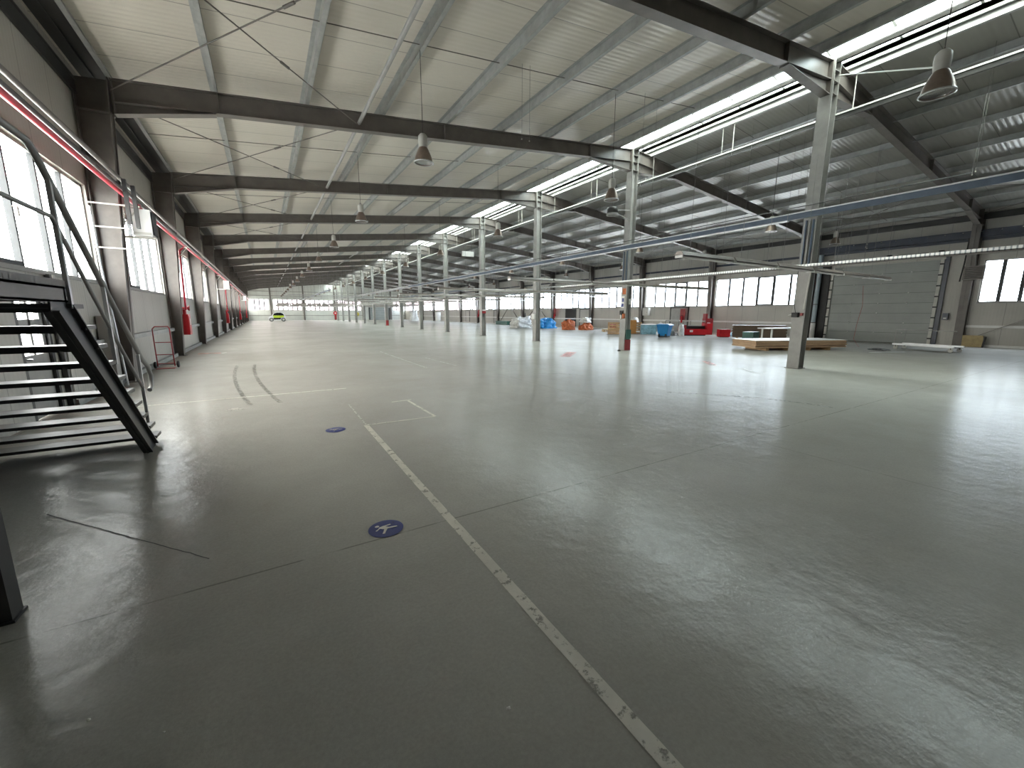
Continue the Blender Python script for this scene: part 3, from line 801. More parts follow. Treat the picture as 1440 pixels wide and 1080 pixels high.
# fire points: red vertical pipe, hose cabinet and extinguisher
def fire_point(k,label,nth):
    y=YK(k); r=thing('fire_hose_point',label,'fire hose point',(-2.3,y+.2,0.6),0,'red fire points')
    MB().tube([(-2.06,y+.17,3.55),(-2.12,y+.18,3.48),(-2.2,y+.2,3.40),(-2.24,y+.2,1.5)],.03,10).build('riser_pipe',M['redpipe'],r)
    MB().bx(-2.38,-2.2,y+.16,y+.62,.68,1.36).build('cabinet',M['red'],r)
    MB().bx(-2.2,-2.19,y+.2,y+.58,.74,1.30).build('cabinet_door',M['red'],r)
    MB().bx(-2.189,-2.185,y+.3,y+.48,1.0,1.22).build('label_plate',M['white'],r)
    MB().cyl((-2.29,y+.24,1.36),(-2.29,y+.24,1.52),.05,12).cyl((-2.34,y+.28,1.56),(-2.2,y+.28,1.56),.035,10).build('valve',M['red'],r)
    MB().lathe([(0,0),(.07,0),(.085,.03),(.085,.05),(0,.05)],(-2.2,y+.30,1.56),12,Matrix.Rotation(PI/2,4,'Y')).build('valve_wheel',M['maroon'],r)
    return r
fp=fire_point(3,'red fire hose cabinet with riser pipe on the second left column',0)
for k,l in ((6,'red fire hose cabinet with riser pipe on the fifth left column'),(9,'red fire hose cabinet with riser pipe on the eighth left column'),(12,'red fire hose cabinet with riser pipe on the eleventh left column')):
    dup(fp,(-2.3,YK(k)+.2,.6),l)

# red hand truck
hx,hy=-2.28,13.45
r=thing('hand_truck','red two wheeled hand truck leaning against the left wall','hand truck',(hx,hy,0))
w=.17
for s in (-1,1):
    MB().tube([(hx+s*w,hy,0.05),(hx+s*w-.01,hy+.02,.35),(hx+s*w-.03,hy+.12,1.0)],.014,8).build('side_rail',M['maroon'],r)
    MB().lathe([(0,-.025),(.07,-.025),(.085,-.015),(.085,.015),(.07,.025),(0,.025)],(hx+s*(w+.06),hy+.06,.087),18,Matrix.Rotation(PI/2,4,'Y')).build('wheel',M['black'],r)
for z,dy in ((.12,.0),(.35,.02),(.66,.06)):
    MB().cyl((hx-w,hy+dy,z),(hx+w,hy+dy,z),.011,8).build('crossbar',M['maroon'],r)
MB().tube([(hx-w-.03,hy+.12,1.0),(hx-w+.02,hy+.14,1.06),(hx+w-.06,hy+.14,1.06),(hx+w-.03,hy+.12,1.0)],.014,8).build('handle',M['maroon'],r)
MB().bx(hx-w-.02,hx+w+.02,hy-.2,hy+.01,.002,.012).build('toe_plate',M['maroon'],r)
MB().cyl((hx-w-.09,hy+.06,.087),(hx+w+.09,hy+.06,.087),.01,8).build('axle',M['steel'],r)

# exit door in left wall under the stairs
r=thing('door_1','glazed exit door in the left wall seen between the stair treads',None,(XL,7.5,0),0,None,'structure')
y0,y1,_,z1=DOORL
MB().bx(XL-.1,XL,y0,y0+.07,0,z1).bx(XL-.1,XL,y1-.07,y1,0,z1).bx(XL-.1,XL,y0+.07,y1-.07,z1-.07,z1).build('door_frame',M['steel_dark'],r)
MB().bx(XL-.08,XL-.04,y0+.07,y1-.07,.01,.85).bx(XL-.08,XL-.04,y0+.07,y0+.16,.85,z1-.07).bx(XL-.08,XL-.04,y1-.16,y1-.07,.85,z1-.07).bx(XL-.08,XL-.04,y0+.16,y1-.16,1.24,1.32).bx(XL-.08,XL-.04,7.93,7.99,.85,z1-.07).build('door_leaf',M['steel_lite'],r)
MB().bx(XL-.062,XL-.058,y0+.16,y1-.16,.85,z1-.07).build('door_pane',M['glass'],r)
MB().cyl((XL-.04,y0+.2,.8),(XL+.02,y0+.2,.8),.015,8).build('door_handle',M['alu'],r)
for i,(yy,mm) in enumerate(((8.50,'steel_dark'),(8.62,'offwhite'))):
    o=MB().bx(XL+.01,XL+.07,yy,yy+.06,0,1.95).build('door_side_post',M[mm]); tag(o,'%s upright post beside the glazed exit door'%('dark','pale')[i],'post')

# ------------------------------------------------------------------ stair with platform
r=thing('steel_staircase','black steel staircase with open treads climbing to a platform at left','staircase',(-1.7,4.7,0))
sx=-1.14; x2=-2.42
def stringer(x):
    m=MB(); w=.035
    # channel: web plus flanges, from floor to platform edge
    
    m.prism([(5.28,0),(5.60,0),(3.95,1.45),(3.92,1.60),(3.70,1.60),(3.66,1.42)],'X',x-.006,x+.006)
    m.beam((x,5.55,.03),(x,3.93,1.46),.075,.012,(0,.66,.75)); m.beam((x,5.29,.01),(x,3.68,1.42),.075,.012,(0,.66,.75))
    return m
stringer(sx).build('stringer',M['steel_dark'],r)
stringer(x2).build('stringer',M['steel_dark'],r)
for i in range(10):
    yn=5.79-.183*i; z=.11+.151*i
    MB().bx(x2+.01,sx-.01,yn-.235,yn-.02,z-.028,z).bx(x2+.01,sx-.01,yn-.03,yn-.02,z-.06,z).bx(sx-.012,sx+.03,yn-.235,yn-.02,z-.03,z).build('tread',M['steel_dark'],r)
# platform
px0,px1,py0,py1,pz=-2.5,sx+.02,1.2,3.9,1.61
m=MB().bx(px1-.03,px1,py0,py1,pz-.13,pz-.0).bx(px1-.09,px1,py0,py1,pz-.13,pz-.118).bx(px1-.09,px1,py0,py1,pz-.045,pz-.03)
m.bx(px0,px0+.03,py0,py1,pz-.13,pz-.03).bx(px0,px1,py1-.05,py1-.02,pz-.13,pz-.03).bx(px0,px1,py0,py0+.03,pz-.13,pz-.03)
m.build('platform_beams',M['steel'],r)
m=MB()
for i in range(48):
    yy=py0+.03+i*.056; m.bx(px0+.02,px1-.0,yy,yy+.012,pz-.03,pz)
for i in range(9):
    xx=px0+.03+i*.16; m.bx(xx,xx+.012,py0,py1-.02,pz-.028,pz-.004)
m.bx(px1-.012,px1,py0,py1,pz+.0,pz+.012)
m.build('platform_grating',M['steel'],r)
MB().bx(px1-.10,px1-.0,2.6,2.7,.012,pz-.13).build('support_post',M['steel_dark'],r)
MB().bx(px1-.11,px1+.01,2.59,2.71,0,.012).build('post_foot',M['steel_dark'],r)
MB().bx(px0+.02,px0+.12,2.6,2.7,0,pz-.13).build('support_post',M['steel_dark'],r)
# railings
rx=sx+.02
hr=lambda y: 2.30-.87*(y-3.9)
MB().tube([(rx,1.3,2.42),(rx,3.72,2.42),(rx,3.82,2.36),(rx,4.8,hr(4.8)),(rx,5.48,.95),(rx,5.68,.85),(rx,5.75,.74),(rx,5.70,.62),(rx,5.62,.60)],.021,10).build('handrail',M['steel_lite'],r)
MB().tube([(rx,1.3,2.02),(rx,3.88,2.02),(rx,4.8,hr(4.8)-.36),(rx,5.40,.64)],.014,8).build('mid_rail',M['steel_lite'],r)
for y,z0,z1 in ((3.93,1.45,2.28),(4.66,.98,1.62),(5.37,.30,1.0),(2.4,1.6,2.42)):
    MB().bx(rx-.012,rx+.012,y-.015,y+.015,z0,z1).build('rail_post',M['alu'],r)
lx=x2-.0
MB().tube([(lx,1.3,2.42),(lx,3.72,2.42),(lx,3.82,2.36),(lx,4.8,hr(4.8)),(lx,5.48,.95),(lx,5.70,.8)],.021,10).build('handrail',M['steel_lite'],r)
for y,z0,z1 in ((3.93,1.45,2.28),(4.66,.98,1.62),(5.37,.30,1.0)):
    MB().bx(lx-.016,lx+.016,y-.016,y+.016,z0,z1).build('rail_post',M['alu'],r)

# ------------------------------------------------------------------ floor markings
def mark(name,mb,m,label,cat):
    o=mb.build(name,m); return tag(o,label,cat)
def jitter(p0,p1,n=24,a=.0012):
    return [(p0[0]+(p1[0]-p0[0])*i/n+random.uniform(-a,a),p0[1]+(p1[1]-p0[1])*i/n+random.uniform(-a,a)) for i in range(n+1)]
mark('painted_floor_line',MB().ribbon(jitter((.975,.2),(.985,5.22),60),.062),M['line'],'long worn white floor line running from the bottom edge into the hall','floor marking')
mark('painted_floor_line',MB().ribbon(jitter((1.0,5.23),(1.9,5.20),12),.035),M['line'],'short white floor line turning right off the end of the long line','floor marking')
mark('painted_floor_line',MB().ribbon(jitter((1.9,5.20),(1.88,6.42),12),.04),M['line'],'short white floor line leading away after the right hand corner','floor marking')
mark('painted_floor_line',MB().ribbon(jitter((1.95,6.45),(1.62,6.42),6),.04),M['line'],'tiny white stub closing the far corner of the painted lines','floor marking')
mark('painted_floor_line',MB().ribbon(jitter((.99,5.25),(1.0,6.6),16),.022),M['linefaint'],'faint thin continuation of the long white floor line','floor marking')
mark('painted_floor_line',MB().ribbon(jitter((-2.2,8.08),(1.2,8.08),40),.045),M['line'],'white floor line crossing from the stair foot, parallel to the far wall','floor marking')
mark('painted_floor_line',MB().ribbon(jitter((3.55,15.3),(3.5,10.1),40),.05),M['linefaint'],'faded white floor line in the middle distance left of centre','floor marking')
mark('painted_floor_line',MB().ribbon(jitter((4.35,10.1),(4.28,12.5),30),.05),M['linefaint'],'faded white floor line in the middle distance, right hand one','floor marking')
mark('painted_floor_patch',MB().ribbon(jitter((-2.1,17.6),(-1.45,17.6),10),.35),M['redpaint'],'faded red painted patch on the floor by the second left column','floor marking')
mark('painted_floor_stub',MB().ribbon([(-1.42,17.45),(-1.3,17.75)],.06),M['line'],'white end mark of the red floor patch by the left wall','floor marking')
mark('painted_floor_patch',MB().ribbon(jitter((9.6,11.6),(8.3,10.4),14),.35),M['redpaint'],'smudged red and white patch on the floor before the second central column','floor marking')
mark('painted_floor_patch',MB().ribbon(jitter((11.2,7.3),(10.5,6.6),14),.2),M['redpaint'],'small red smudge on the floor left of the nearest central column','floor marking')
mark('scuffed_floor_patch',MB().ribbon(jitter((10.6,5.9),(10.0,5.2),10),.12),M['linefaint'],'pale scrape on the floor left of the nearest central column','floor marking')
for i,(x,off) in enumerate(((-.42,0),(-.02,.1))):
    pts=[(x+.035*(t-4.5)**2*.16-.05*t,7.3+t*.62) for t in [q*.5 for q in range(20)]]
    mark('tyre_mark',MB().ribbon(pts,.07,.002),M['tyre'],'dark curving tyre track on the left side of the floor, %s one'%('left','right')[i],'tyre mark')
pts=[(5.0+1.2*math.cos(t),6.6+1.3*math.sin(t)) for t in [PI*.1+q*.12 for q in range(9)]]
mark('tyre_mark',MB().ribbon(pts,.06,.002),M['tyre'],'short curved dark scuff on the open floor in mid view','tyre mark')
pts=[(7.3-.2*q*q*.12,2.6+q*.3) for q in range(8)]
mark('tyre_mark',MB().ribbon(pts,.07,.002),M['tyre'],'curved tyre track on the floor at the right','tyre mark')
mark('floor_crack',MB().ribbon(jitter((-1.45,3.98),(-.40,2.74),30,.0025),.007),M['tyre2'] if 'tyre2' in M else M['black'],'thin dark crack slanting across the floor below the stairs','crack')
# pedestrian stickers
def walker(cx,cy,r_,label,white,blue,s=1):
    t=thing('pedestrian_floor_sign',label,'floor sign',(cx,cy,0))
    MB().disc((cx,cy),r_,.003).build('sign_disc',blue,t)
    # figure, head towards -x
    q=r_
    def P(u,v): return (cx+u*q,cy+v*q)
    m=MB()
    def poly(pts): m.add([(*P(*p),.005) for p in pts],[tuple(range(len(pts)))])
    n=14; poly([(-.42+.13*math.cos(2*PI*i/n),.42+.11*math.sin(2*PI*i/n)) for i in range(n)])
    poly([(-.36,.25),(-.10,.33),(.22,.02),(.05,-.12),(-.18,-.05),(-.34,.10)])      # torso
    poly([(-.12,.33),(.02,.33),(.34,.38),(.36,.27),(.02,.22)])                   # rear arm
    poly([(-.34,.22),(-.34,.08),(-.55,-.12),(-.62,-.05),(-.45,.08)])             # front arm
    poly([(.02,.06),(.14,.06),(.62,-.02),(.66,-.14),(.12,-.10)])                 # rear leg
    poly([(-.10,-.02),(.08,-.08),(-.10,-.38),(-.20,-.58),(-.34,-.56),(-.22,-.32)])# front leg
    m.build('walking_figure',white,t)
    return t
walker(.565,2.55,.112,'blue round floor sign with a white walking figure, the nearest one',M['stickerwhite'],M['stickerblue'])
walker(.62,5.2,.115,'worn blue walking figure floor sign, second from the camera',M['line'],M['linefaintblue'] if 'linefaintblue' in M else M['stickerblue'])
walker(-.5,7.1,.115,'almost worn away blue floor sign, third from the camera',M['line'],M['redfaint'] if 'redfaint' in M else M['linefaint'])
for i,(x,y,s,l) in enumerate(((.632,1.065,.007,'tiny white crumb on the floor left of the long line'),(-.655,1.79,.006,'tiny white crumb at the lower left of the floor'),(-.42,1.6,.004,'tiniest white crumb near the lower left of the floor'))):
    o=MB().blob((x,y,0),(s,s*.8,s),.3,8,4,i).build('paint_crumb',M['white']); tag(o,l,'debris')

# ------------------------------------------------------------------ right wall: sectional door etc.
r=thing('door_2','large closed grey sectional industrial door in the right wall',None,(XR,DOORR[0],0),0,None,'structure')
y0,y1,_,z1=DOORR
MB().bx(XR+.02,XR+.07,y0+.0,y1,0,z1).build('door_curtain',M['door'],r)
for yy in (y0+.02,y1-.14):
    MB().bx(XR-.05,XR+.02,yy,yy+.12,0,z1).build('door_guide',M['offwhite'],r)
    for q in range(8):
        MB().bx(XR-.07,XR-.05,yy-.01,yy+.13,.25+q*.48,.31+q*.48).build('roller_bracket',M['black'],r)
MB().bx(XR-.1,XR-.01,y0-.16,y0-.02,0.0,z1+.1).build('door_jamb',M['navy'],r)
MB().bx(XR-.1,XR-.01,y1+.0,y1+.42,0.0,z1+.1).build('door_jamb',M['black'],r)
for a in (.25,.5,.75):
    for q in range(7):
        yy=y0+(y1-y0)*a; zz=.5+q*.48
        MB().lathe([(0,.02),(.03,.0),(0,-.0)],(XR+.015,yy,zz),8,Matrix.Rotation(-PI/2,4,'Y')).build('screw_cap',M['white'],r)
r=thing('door_track_beam','long dark beam with bright bolts above the sectional door','beam',(26.3,-1,4.8))
MB().bx(26.22,26.28,-2.1,YK(2)-.2,4.62,4.92).bx(26.2,26.36,-2.1,YK(2)-.2,4.6,4.63).build('beam_body',M['navy'],r)
for i in range(22):
    MB().lathe([(0,.03),(.025,.0),(0,-.0)],(26.22,-1+i*.55,4.86),8,Matrix.Rotation(-PI/2,4,'Y')).build('bolt_cap',M['white'],r)
r=thing('door_spring_shaft','dark spring shaft with drums just above the sectional door','door spring',(26.25,8,4.1))
MB().cyl((26.3,5.9,4.12),(26.3,10.6,4.12),.03,10).build('shaft',M['steel'],r)
for yy in (6.1,7.9,10.3): MB().cyl((26.3,yy,4.12),(26.3,yy+.16,4.12),.11,16).build('drum',M['steel_dark'],r)
for ya,yb in ((6.6,7.7),(8.5,9.8)): MB().cyl((26.3,ya,4.12),(26.3,yb,4.12),.06,12).build('spring',M['black'],r)
# tube on the far side: column shadow-side downpipe
r=thing('rain_downpipe','pale blue grey downpipe beside the sectional door, behind the nearest central column','downpipe',(26.2,10.95,0))
MB().cyl((26.22,10.82,.9),(26.22,10.82,4.55),.11,16).build('pipe',M['paleblue'],r)
MB().cyl((26.22,10.82,0),(26.22,10.82,.9),.12,16).build('white_sleeve',M['white'],r)
MB().cyl((26.22,10.82,1.9),(26.22,10.82,1.94),.125,16).cyl((26.22,10.82,.9),(26.22,10.82,.95),.125,16).build('clamp',M['steel'],r)
# louvre / heater by column
r=thing('wall_fan_heater','dark louvred fan heater mounted on the first right wall column','heater',(26.0,5.0,2.85))
MB().bx(25.85,26.2,4.68,5.3,2.85,3.42).build('case',M['steel'],r)
m=MB()
for q in range(7): m.obx((25.84,4.99,2.92+q*.07),(.03,.5,.012),0,0,.5)
m.build('louvres',M['steel_dark'],r)
MB().tube([(26.1,5.35,4.6),(26.08,5.36,3.6),(26.05,5.4,2.8)],.025,8).build('gas_pipe',M['black'],r)
# sign patches on that column
r=thing('notice_sheet','faded red and white notice on the first right wall column','notice',(26.2,5.18,1.6))
MB().bx(26.255,26.262,5.06,5.30,1.48,1.92).build('notice_board',M['tan2'] if 'tan2' in M else M['luminaire'],r)
m=MB()
for q in range(6): m.bx(26.250,26.255,5.08,5.28,1.52+q*.065,1.55+q*.065)
m.build('notice_print',M['orangebag'],r)
r=thing('control_box','small dark door control box right of the sectional door','control box',(26.4,5.7,1.2))
MB().bx(26.32,26.42,5.62,5.8,1.15,1.45).build('box',M['navy'],r); MB().bx(26.315,26.32,5.66,5.76,1.2,1.24).build('button_plate',M['white'],r)
# narrow doors and wall things on the right wall
def slab_door(n,ya,yb,z1,m,label):
    r=thing('door_%d'%n,label,None,(XR,ya,0),0,None,'structure')
    MB().bx(XR-.05,XR-.005,ya,ya+.09,0,z1).bx(XR-.05,XR-.005,yb-.09,yb,0,z1).bx(XR-.05,XR-.005,ya,yb,z1-.08,z1).build('door_frame',M['steel_dark'],r)
    MB().bx(XR-.035,XR-.01,ya+.09,yb-.09,.01,z1-.08).build('door_leaf',m,r)
    MB().cyl((XR-.08,ya+.16,1.0),(XR-.035,ya+.16,1.0),.015,8).build('door_handle',M['alu'],r)
slab_door(3,31.5,33.2,1.85,M['black'],'dark opening in the right wall beside the red fire point')  # black leaf stands in for the darkness inside an open doorway
slab_door(4,29.4,31.0,1.85,M['wall'],'grey door in the right wall behind the orange sacks')
slab_door(5,18.9,20.5,1.88,M['steel_lite'],'grey door in the right wall behind the blue bin')
slab_door(6,51.0,53.0,1.85,M['wall'],'distant grey door with dark frame in the right wall')
slab_door(7,56.2,57.6,1.85,M['wall'],'farthest grey door with dark frame in the right wall')
slab_door(8,47.3,48.6,1.85,M['steel_lite'],'distant grey door nearest the cross braces on the right wall')
# far sectional door
r=thing('door_9','tall pale sectional door in the distant end wall',None,(18.9,YF,0),0,None,'structure')
MB().bx(18.9,23.0,YF+.02,YF+.07,0,3.7).build('door_curtain',M['door'],r)
for xx in (18.75,22.9): MB().bx(xx,xx+.25,YF-.06,YF+.02,0,3.8).build('door_jamb',M['steel_dark'],r)

# cabinets on right columns
r=thing('electric_cabinet','cream electric cabinet on the fourth right wall column','cabinet',(26.2,22.8,1.2))
MB().bx(26.0,26.25,22.2,22.75,1.25,1.85).build('case',M['offwhite'],r); MB().bx(25.985,26.0,22.23,22.72,1.28,1.82).build('door',M['offwhite'],r); MB().cyl((25.98,22.3,1.5),(25.95,22.3,1.5),.02,8).build('lock',M['black'],r)
def extinguisher(x,y,z,label,board=True):
    r=thing('fire_extinguisher',label,'fire extinguisher',(x,y,z),0,'right side fire extinguishers')
    MB().lathe([(0,0),(.07,0),(.075,.02),(.075,.38),(.05,.45),(.02,.47),(0,.47)],(x,y,z),14).build('cylinder',M['red'],r)
    MB().bx(x-.03,x+.03,y-.02,y+.02,z+.47,z+.52).build('valve',M['black'],r)
    MB().tube([(x-.03,y,z+.5),(x-.1,y,z+.42),(x-.09,y,z+.15)],.012,6).build('hose',M['black'],r)
    if board: MB().bx(x+.076,x+.09,y-.2,y+.2,z+.2,z+1.0).build('backing_board',M['maroon'],r)
    return r
extinguisher(26.1,34.6,.9,'red fire extinguisher on a red board at the sixth right column')
extinguisher(26.1,19.2,.75,'red fire extinguisher on the right wall behind the red machine')
extinguisher(26.1,52.6,.85,'distant red fire extinguisher on the right wall, left of the braces')
r=thing('fire_sign_post','round red and white fire sign on the end wall post','sign',(12.2,YF-.3,1.4))
MB().cyl((12.2,YF-.26,1.35),(12.2,YF-.3,1.35),.38,24).build('sign_disc',M['red'],r); MB().cyl((12.2,YF-.3,1.35),(12.2,YF-.31,1.35),.14,20).build('sign_centre',M['white'],r)
MB().bx(12.0,12.4,YF-.32,YF-.25,.1,1.0).build('red_cylinder_box',M['maroon'],r)
r=thing('yellow_notice','yellow and green round notice on the distant end wall','sign',(16.3,YF-.1,1.3))
MB().cyl((16.4,YF-.02,1.15),(16.4,YF-.06,1.15),.42,20).build('sign_disc',M['yellow'],r)

# ------------------------------------------------------------------ things on central columns
y=YK(2)
r=thing('column_notices','orange and blue notices on the second central column','notice',(XC-.15,y,1.5))
MB().bx(XC-.150,XC-.141,y-.10,y+.06,2.12,2.34).build('orange_label',M['orangebag'],r)
MB().bx(XC-.152,XC-.141,y-.05,y+.12,1.62,2.06).build('white_sheet',M['white'],r)
MB().bx(XC-.157,XC-.152,y-.03,y+.07,1.84,1.98).bx(XC-.157,XC-.152,y-.02,y+.11,1.66,1.78).build('blue_print',M['signblue'],r)
r=thing('column_socket_box','black and orange socket box under the notices on the second central column','socket',(XC-.16,y,1.4))
MB().bx(XC-.22,XC-.141,y-.02,y+.10,1.36,1.52).build('box_body',M['black'],r); MB().bx(XC-.21,XC-.141,y-.10,y-.03,1.22,1.4).build('plug',M['orangebag'],r)
MB().cyl((XC-.19,y+.04,1.2),(XC-.19,y+.04,1.36),.03,10).build('white_plug',M['white'],r)
r=thing('column_guard','dull red guard on the foot of the second central column','guard',(XC,y,0))
MB().bx(XC-.12,XC+.145,y-.17,y-.145,0.02,.42).bx(XC+.13,XC+.16,y-.17,y+.14,.02,.42).build('guard_plate',M['maroon'],r)
o=MB().bx(XC-.10,XC+.14,y-.19,y-.15,.45,.80).build('dark_junction_box',M['greenbox']); tag(o,'dark box just above the red guard on the second central column','box')
o=MB().bx(XC-.02,XC+.10,y-.16,y-.145,1.75,1.95).build('paper_notice',M['offwhite']); tag(o,'small pale paper on the shaded side of the second central column','notice')
o=MB().blob((XC-.42,y-.15,0),(.07,.05,.05),.2,10,5,4).build('dark_scrap',M['black']); tag(o,'small dark scrap on the floor left of the second central column','debris')
y=YK(8)
o=MB().bx(XC-.12,XC+.16,y-.17,y-.145,.02,.6).bx(XC+.145,XC+.17,y-.17,y+.14,.02,.6).build('column_guard',M['maroon']); tag(o,'dull red guard on the foot of the eighth central column','guard')
y=YK(3)
o=MB().bx(XC-.24,XC-.142,y-.12,y+.10,1.12,1.38).build('switch_box',M['white']); tag(o,'white switch box on the third central column','switch box')
y=YK(4)
r=thing('exit_notice','small white and red plate on the fourth central column','notice',(XC,y-.15,1.5))
MB().bx(XC-.10,XC+.14,y-.155,y-.142,1.56,1.64).build('white_plate',M['white'],r); MB().bx(XC-.12,XC+.14,y-.155,y-.142,1.40,1.55).build('red_plate',M['maroon'],r)

# ------------------------------------------------------------------ goods near the right wall
# near plywood stack
ang=math.atan2(6.8-8.4,19.5-15.9)
cx,cy=(15.9+19.5)/2+.28,(8.4+6.8)/2+.62
r=thing('plywood_stack','low stack of pale plywood sheets behind the nearest central column','board stack',(cx,cy,0),ang)
def loc(u,v,z): 
    c,s=math.cos(ang),math.sin(ang); return (cx+u*c-v*s,cy+u*s+v*c,z)
for i in range(6):
    z=.12+i*.045
    MB().obx(loc(random.uniform(-.04,.04),random.uniform(-.05,.03),z+.0215),(3.9-(.05*(i%2)),1.35,.043),ang).build('plywood_sheet',M['ply'],r)
MB().obx(loc(.0,.0,.12+6*.045+.006),(3.95,1.38,.012),ang).build('top_sheet',M['white'],r)
for u in (-1.35,-.45,.45,1.3):
    MB().obx(loc(u,0,.06),(.1,1.2,.12),ang).build('skid',M['wood'],r)
# dark stack
a2=-1.05
cx2,cy2=23.1,12.1
r=thing('brown_board_stack','tall stack of dark brown boards on a pallet near the right wall','board stack',(cx2,cy2,0),a2)
def loc2(u,v,z):
    c,s=math.cos(a2),math.sin(a2); return (cx2+u*c-v*s,cy2+u*s+v*c,z)
for i in range(14):
    z=.14+i*.046
    MB().obx(loc2(random.uniform(-.03,.03),random.uniform(-.03,.03),z+.022),(2.5,1.2,.044),a2).build('board',M['plydark'],r)
for u in (-1.0,0,1.0): MB().obx(loc2(u,0,.07),(.12,1.15,.14),a2).build('skid',M['wood'],r)
# white table between
tx,ty=20.6,10.25
r=thing('white_work_table','white topped table standing between the two board stacks','table',(tx,ty,0))
MB().obx((tx+.55,ty-.15,.72),(1.9,.7,.04),-.3).build('table_top',M['white'],r)
for dx,dy in ((-.35,.15),(1.4,-.45),(-.2,-.2),(.6,.2)): MB().bx(tx+dx,tx+dx+.06,ty+dy,ty+dy+.06,0,.7).build('leg',M['white'],r)
o=MB().obx((21.1,11.4,.25),(.9,.5,.5),.2).build('dark_crate',M['greenbox']); tag(o,'dark crate under and behind the white topped table','crate')
# cables on the floor
pts=[(20.6+.5*math.cos(t*1.3)+t*.08,6.2+.35*math.sin(t*1.7),.012) for t in [q*.35 for q in range(26)]]
o=MB().tube(pts,.012,6).build('floor_cable',M['cable']); tag(o,'loose cable coiled on the floor beside the plywood stack','cable')
o=MB().tube([(25.0,8.4,2.75),(25.1,8.35,1.8),(24.6,8.3,.9),(23.6,8.0,.25),(22.9,7.6,.02),(21.9,7.2,.012)],.008,6).build('hanging_cable',M['maroon']); tag(o,'thin reddish cable hanging in front of the sectional door','cable')
o=MB().ribbon([(19.0,5.9),(20.4,5.3)],.12,.01).build('floor_batten',M['white']); tag(o,'long pale strip lying on the floor right of the nearest central column','batten')
# trolley
r=thing('platform_trolley','long low grey metal trolley with a push rail by the sectional door','trolley',(22.3,5.0,0))
ta,tb=Vector((22.6,6.0,0)),Vector((22.15,4.15,0)); td=(tb-ta).normalized(); tq=Vector((-td.y,td.x,0))*-1
def tl(u,v,z): return tuple(ta+td*u+tq*v+Vector((0,0,z)))
L=(tb-ta).length
for v in (0,.6):
    MB().beam(tl(0,v,.20),tl(L,v,.20),.05,.07).build('side_member',M['alu'],r)
MB().beam(tl(L/2,0,.17),tl(L/2,.6,.17),L*.98,.02).build('deck',M['steel'],r)
for u in (.1,L-.1):
    for v in (.03,.57):
        c=Vector(tl(u,v,.075)); MB().cyl(c-tq*.02,c+tq*.02,.075,14).build('wheel',M['offwhite'],r)
        MB().beam(tuple(c+Vector((0,0,.02))),tuple(c+Vector((0,0,.1))),.05,.03).build('caster_fork',M['steel'],r)
MB().tube([tl(.05,.6,.2),tl(.05,.6,.78),tl(L-.0,.6,.78)],.016,8).build('push_rail',M['steel_lite'],r)
MB().tube([tl(.05,0,.2),tl(.05,0,.78),tl(.05,.6,.78)],.016,8).build('end_rail',M['steel_lite'],r)
# chipboard leaning
r_=MB().obx((26.25,4.72,.25),(.03,.62,.5),0,0,-.16).build('chipboard_sheet',M['tan']); tag(r_,'square chipboard sheet leaning on the right wall beside the column','board')
o=MB().obx((26.15,4.36,.22),(.12,.05,.44),0,.1,0).build('dark_offcut',M['black']); tag(o,'dark offcut standing at the edge of the chipboard sheet','board')

# blue wheeled bin
bx_,by_=20.7,16.35
r=thing('wheeled_bin','bright blue wheeled plastic bin with lid closed','bin',(bx_,by_,0),.3)
def loc3(u,v,z):
    c,s=math.cos(.3),math.sin(.3); return (bx_+u*c-v*s,by_+u*s+v*c,z)
vs=[loc3(u*a,v*a*1.1,z) for z,a in ((.08,.24),(.70,.33)) for u,v in ((-1,-1),(1,-1),(1,1),(-1,1))]
MB().add(vs,[(0,1,2,3),(4,5,6,7),(0,1,5,4),(1,2,6,5),(2,3,7,6),(3,0,4,7)]).build('bin_body',M['blue'],r)
vs=[loc3(u*a,v*a*1.12,z) for z,a in ((.70,.37),(.74,.36),(.79,.26)) for u,v in ((-1,-1),(1,-1),(1,1),(-1,1))]
MB().add(vs,[(0,1,2,3),(8,9,10,11)]+[(j+i,j+(i+1)%4,j+4+(i+1)%4,j+4+i) for j in (0,4) for i in range(4)]).build('lid',M['blue'],r)
for v in (-.2,.2): MB().cyl(loc3(-.28,v-.03,.1),loc3(-.28,v+.03,.1),.1,14).build('wheel',M['black'],r)
MB().cyl(loc3(-.38,-.25,.72),loc3(-.38,.25,.72),.018,8).build('handle',M['blue'],r)
MB().obx(loc3(0,0,.04),(.5,.5,.07),.3).build('base',M['black'],r)

# red machine with guard rail
mx,my=24.1,16.6; am=math.atan2(-1.3,1.3)
def loc4(u,v,z):
    c,s=math.cos(-.55),math.sin(-.55); return (mx+u*c-v*s,my+u*s+v*c,z)
r=thing('red_lift_table_machine','large red steel machine with open frame and control column','machine',(mx,my,0),-.55)
def b4(u0,u1,v0,v1,z0,z1,nm,m): MB().obx(loc4((u0+u1)/2,(v0+v1)/2,(z0+z1)/2),(u1-u0,v1-v0,z1-z0),-.55).build(nm,m,r)
b4(-1.0,.75,-.4,.4,.06,.42,'red_base',M['red'])
b4(-1.0,-.78,-.4,.4,.42,.68,'end_block',M['maroon'])
b4(-.78,.6,-.1,.1,.42,.62,'dark_rollers',M['black'])
b4(.55,.9,-.4,.4,.06,.78,'tower',M['red'])
b4(.5,1.0,-.2,.25,.78,1.1,'head',M['maroon'])
b4(.62,.8,-.24,-.2,.72,.84,'control_panel',M['white'])
b4(-.55,-.35,-.41,-.4,.22,.36,'label_plate',M['white'])
b4(.5,.62,-.2,.2,1.1,1.4,'motor',M['maroon'])
b4(-.9,.5,-.35,.35,.0,.06,'skid_frame',M['black'])
